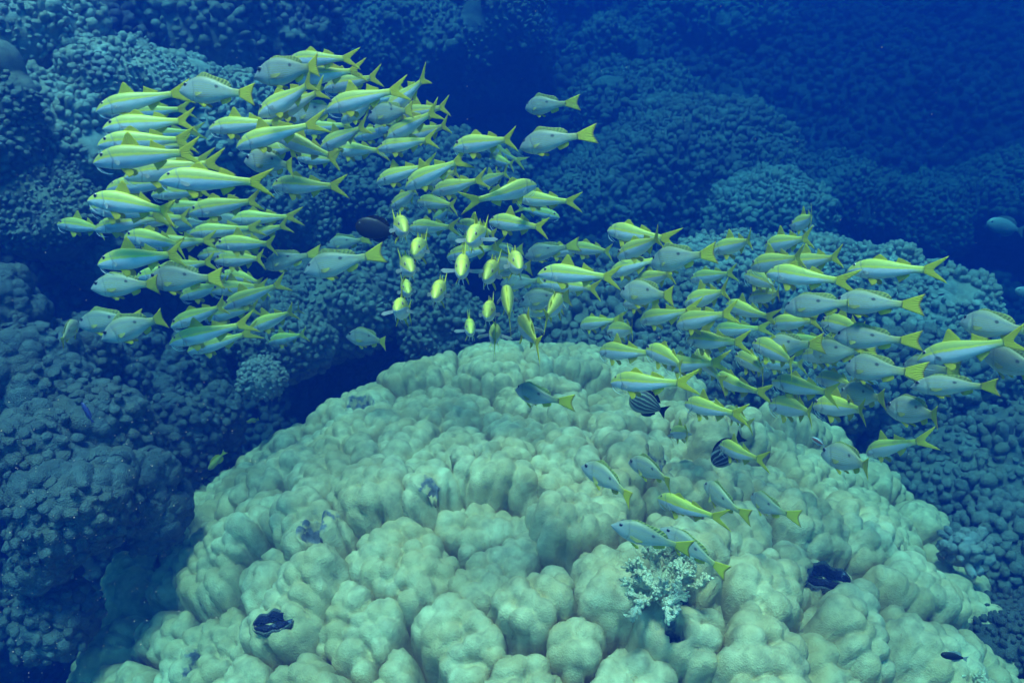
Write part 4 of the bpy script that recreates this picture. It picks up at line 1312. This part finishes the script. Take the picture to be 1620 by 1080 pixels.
giant_clam(440, 980, 64, "dark giant clam with wavy mantle sunk in the dome at lower left", 0.12)
giant_clam(1297, 910, 84, "dark blue giant clam wedged between lobes right of the white branching coral", -0.15)


# ------------------------------------------------------------------ drifting specks
def specks():
    r = np.random.default_rng(77)
    T = np.array([(1, 0, -.4), (-.5, .87, -.4), (-.5, -.87, -.4), (0, 0, 1)])
    TF = np.array([(0, 2, 1), (0, 1, 3), (1, 2, 3), (2, 0, 3)])
    C = []; R_ = []
    for _ in range(800):
        px, py = (r.uniform(-40, 420), r.uniform(620, 1100)) if r.uniform() < 0.55 else (r.uniform(-60, 1680), r.uniform(-40, 1080))
        d = r.uniform(0.7, 2.6) if px < 420 else r.uniform(1.0, 5.0)
        C.append(at(px, py, d)); R_.append(r.uniform(0.0003, 0.0009) * (0.6 + 0.5 * d))
    C = np.array(C); R_ = np.array(R_)
    V = C[:, None] + R_[:, None, None] * T[None] * r.uniform(0.6, 1.4, (len(C), 4, 1))
    F = TF[None] + (np.arange(len(C)) * 4)[:, None, None]
    o = mesh_obj("drifting_specks", V.reshape(-1, 3), F.reshape(-1, 3), plain_mat("pale_speck", (0.50, 0.34, 0.24), 0.7))
    tag(o, "fine pale specks drifting in the water", None, None, "stuff")


specks()


# ------------------------------------------------------------------ a label of its own for every fish of the school
def goat_set(cl, hx, hy, opt):
    if cl == "stack": return "the upper half of the school's upper left stack" if hy < 230 else "the lower half of the school's upper left stack"
    if cl == "inner": return "those tucked right of the school's upper left stack"
    if cl == "low_left":
        if hx < 230: return "those under the stack nearest the left wall"
        return "those crowded around the two spotted left snappers" if hy < 490 else "the bottom row above the left coral pillars"
    if cl == "top":
        if hx >= 595: return "the tail-high bunch at the upper group's right end"
        return "the topmost bunch around the big upper snapper" if hy <= 191 and hx > 400 else "the upper group's lower edge above the dark fish"
    if cl == "middle":
        if (hx, hy) in ((847, 288), (886, 342)): return "the two that face right against the school"
        if hx >= 700 and hy < 265: return "those beside the silver snappers in open water"
        if hx < 690: return "the middle band's upper left" if hy < 310 else "the middle band just right of the dark fish"
        return "the middle band's right part above the gap"
    if cl == "gap":
        if (hx, hy) == (655, 514): return None
        if opt.get("away") == 1: return "those seen from behind above the dome crest"
        return "those facing the camera in the gap's left half" if hx < 700 else "those facing the camera in the gap's right half"
    if cl == "far_left": return "the dimmer second layer of the left group"
    if cl == "far_top": return "the dimmer second layer of the upper group"
    if cl == "far_right": return "the dimmer second layer of the right group"
    if cl == "band": return "the pale level band right of the gap"
    if cl == "right_top":
        if hx < 1084: return "the right group's front under its first two fish"
        return "the three riding highest over the right group" if hy < 400 else "the right group's upper row under the highest three"
    if cl == "right_mid":
        if (hx, hy) in ((1372, 714), (1449, 566)): return None
        if hx < 1075: return "the right group's left edge beside the dome crest"
        return "the right group's centre above the dome shoulder" if hx < 1200 else "the right group's lower right part"
    return "those low over the dome's right side"


SINGLE = {
 (481, 427): "large lined silver snapper in the open gap below the dark surgeonfish",
 (517, 388): "smaller snapper just above the large lined one, under the dark surgeonfish",
 (547, 530): "spotted grey snapper hovering just above the left end of the dome crest",
 (655, 514): "small side-on goatfish with raised fins and high tail low in the gap",
 (1372, 714): "lone goatfish with raised fins right of the dome, beside a pale snapper",
 (1449, 566): "big bright goatfish whose tail reaches the right frame edge",
 (335, 350): "pale snapper mostly hidden behind goatfish right of the left stack",
 (262, 352): "dim snapper showing only its olive tail under the left stack",
 (288, 376): "snapper with brownish tail wedged between lower left goatfish",
 (232, 441): "large grey snapper with black spot at the middle of the left group",
 (143, 453): "shaded grey snapper whose tail hides behind the large left snapper",
 (158, 534): "grey snapper with upswept yellow tail, front of the lowest left pair",
 (122, 511): "dim grey snapper behind the one with the upswept yellow tail",
 (124, 508): "small snapper turning away at the school's lower left corner",
 (416, 420): "pale snapper whose yellow tail sticks out right of the lower left group",
 (284, 140): "silver snapper swimming just behind the topmost stacked goatfish tail",
 (401, 118): "large silver snapper at the very top of the school",
 (582, 184): "pale snapper hidden among the tail-high upper goatfish",
 (385, 252): "olive snapper at the lower edge of the upper group",
 (460, 188): "pale snapper behind the big upper goatfish pair",
 (823, 231): "silvery snapper heading the pair alone in blue open water, the lower one",
 (832, 169): "small deep snapper alone in blue water, highest right of the upper group",
 (706, 378): "small pale snapper turned away behind the middle band",
 (830, 404): "pale snapper behind the heads of the level band right of the gap",
 (771, 400): "dim pale snapper leftmost behind the level band",
 (820, 478): "pale spotted snapper just above the dome crest under the level band",
 (792, 447): "dim snapper directly behind the level band's lower goatfish snout",
 (767, 424): "pale snapper with yellowish tail behind the gap's right half",
 (826, 490): "dim snapper peeping out under the pale one above the dome crest",
 (1030, 412): "snapper with yellow tail behind the front of the right group",
 (981, 461): "pale snapper showing between the front goatfish of the right group",
 (1340, 577): "grey snapper with tall tail behind the lower right goatfish",
 (1428, 582): "grey snapper with dark edged tail above the long slender one",
 (1440, 609): "long slender grey snapper near the right frame edge",
 (1400, 643): "grey spotted snapper at the right group's lower right corner",
 (1330, 620): "dark tailed snapper squeezed between the lower right goatfish",
 (1298, 714): "pale snapper with yellow tail alone at the dome's right shoulder",
 (1520, 506): "grey spotted snapper at the right frame edge above the bright goatfish tail",
 (1556, 556): "grey snapper cut off by the right frame edge below the bright goatfish tail",
 (1320, 476): "silver striped snapper over the right coral slope, under the rightmost level goatfish",
 (1243, 486): "silvery snapper half hidden left of the striped one on the right",
 (1320, 530): "pale lined snapper behind the raised-fin goatfish of the right group",
 (1212, 549): "dim snapper behind the middle of the right group",
 (1288, 556): "olive tailed dim snapper low behind the right group",
 (978, 577): "small grey snapper turned away above the bright goatfish over the dome",
 (817, 612): "bluish grey snapper alone over the top of the dome",
 (919, 734): "grey snapper left of the others over the dome, nose down left",
 (993, 728): "grey snapper just right of the leftmost one over the dome",
 (1115, 762): "slim looking snapper turning away over the dome's right half",
 (1190, 782): "rightmost snapper turning away low over the dome",
 (968, 826): "largest snapper over the dome, right above the white branching coral",
 (1046, 832): "snapper behind the largest one above the white branching coral",
}


def rank_words(i, n):
    num = ["", "second ", "third ", "fourth ", "fifth "]
    return f"{num[i]}highest" if i <= (n - 1) // 2 else f"{num[n - 1 - i]}lowest"


_sets = {}
for rec in FISH:
    o, kind, cl, hx, hy, tx, ty, opt = rec
    if (hx, hy) in SINGLE:
        o["label"] = SINGLE[hx, hy]
    else:
        _sets.setdefault(goat_set(cl, hx, hy, opt), []).append(rec)
for phrase, recs in _sets.items():
    recs.sort(key=lambda r: (r[4] + r[6]) / 2)
    for i, (o, kind, cl, hx, hy, tx, ty, opt) in enumerate(recs):
        slope = (ty - hy) / max(1, abs(tx - hx))
        look = "nose-down" if slope < -0.16 else "nose-up" if slope > 0.16 else "level"
        if "facing the camera" in phrase or "seen from behind" in phrase: look = "yellow"
        o["label"] = f"{look} goatfish, {rank_words(i, len(recs))} of {phrase}"


# ------------------------------------------------------------------ the water itself
def build_haze():
    x0, x1, y0, y1, z0, z1 = -24, 24, -4, 24, -4.5, 6.9
    v = [(x, y, z) for x in (x0, x1) for y in (y0, y1) for z in (z0, z1)]
    f = [(0, 1, 3, 2), (4, 6, 7, 5), (0, 4, 5, 1), (2, 3, 7, 6), (0, 2, 6, 4), (1, 5, 7, 3)]
    m = bpy.data.materials.new("sea_water_haze")
    m.use_nodes = True
    nt = m.node_tree
    nt.nodes.clear()
    out = nt.nodes.new("ShaderNodeOutputMaterial")
    pv = nt.nodes.new("ShaderNodeVolumePrincipled")
    pv.inputs["Density"].default_value = WATER_DENSITY
    pv.inputs["Color"].default_value = (*WATER_SCATTER, 1)
    pv.inputs["Absorption Color"].default_value = (*WATER_ABSORB, 1)
    pv.inputs["Anisotropy"].default_value = 0.0
    nt.links.new(pv.outputs[0], out.inputs["Volume"])
    o = mesh_obj("haze", v, f, m, smooth=False)
    tag(o, "clear blue sea water that fades distant coral", None, None, "stuff")


build_haze()
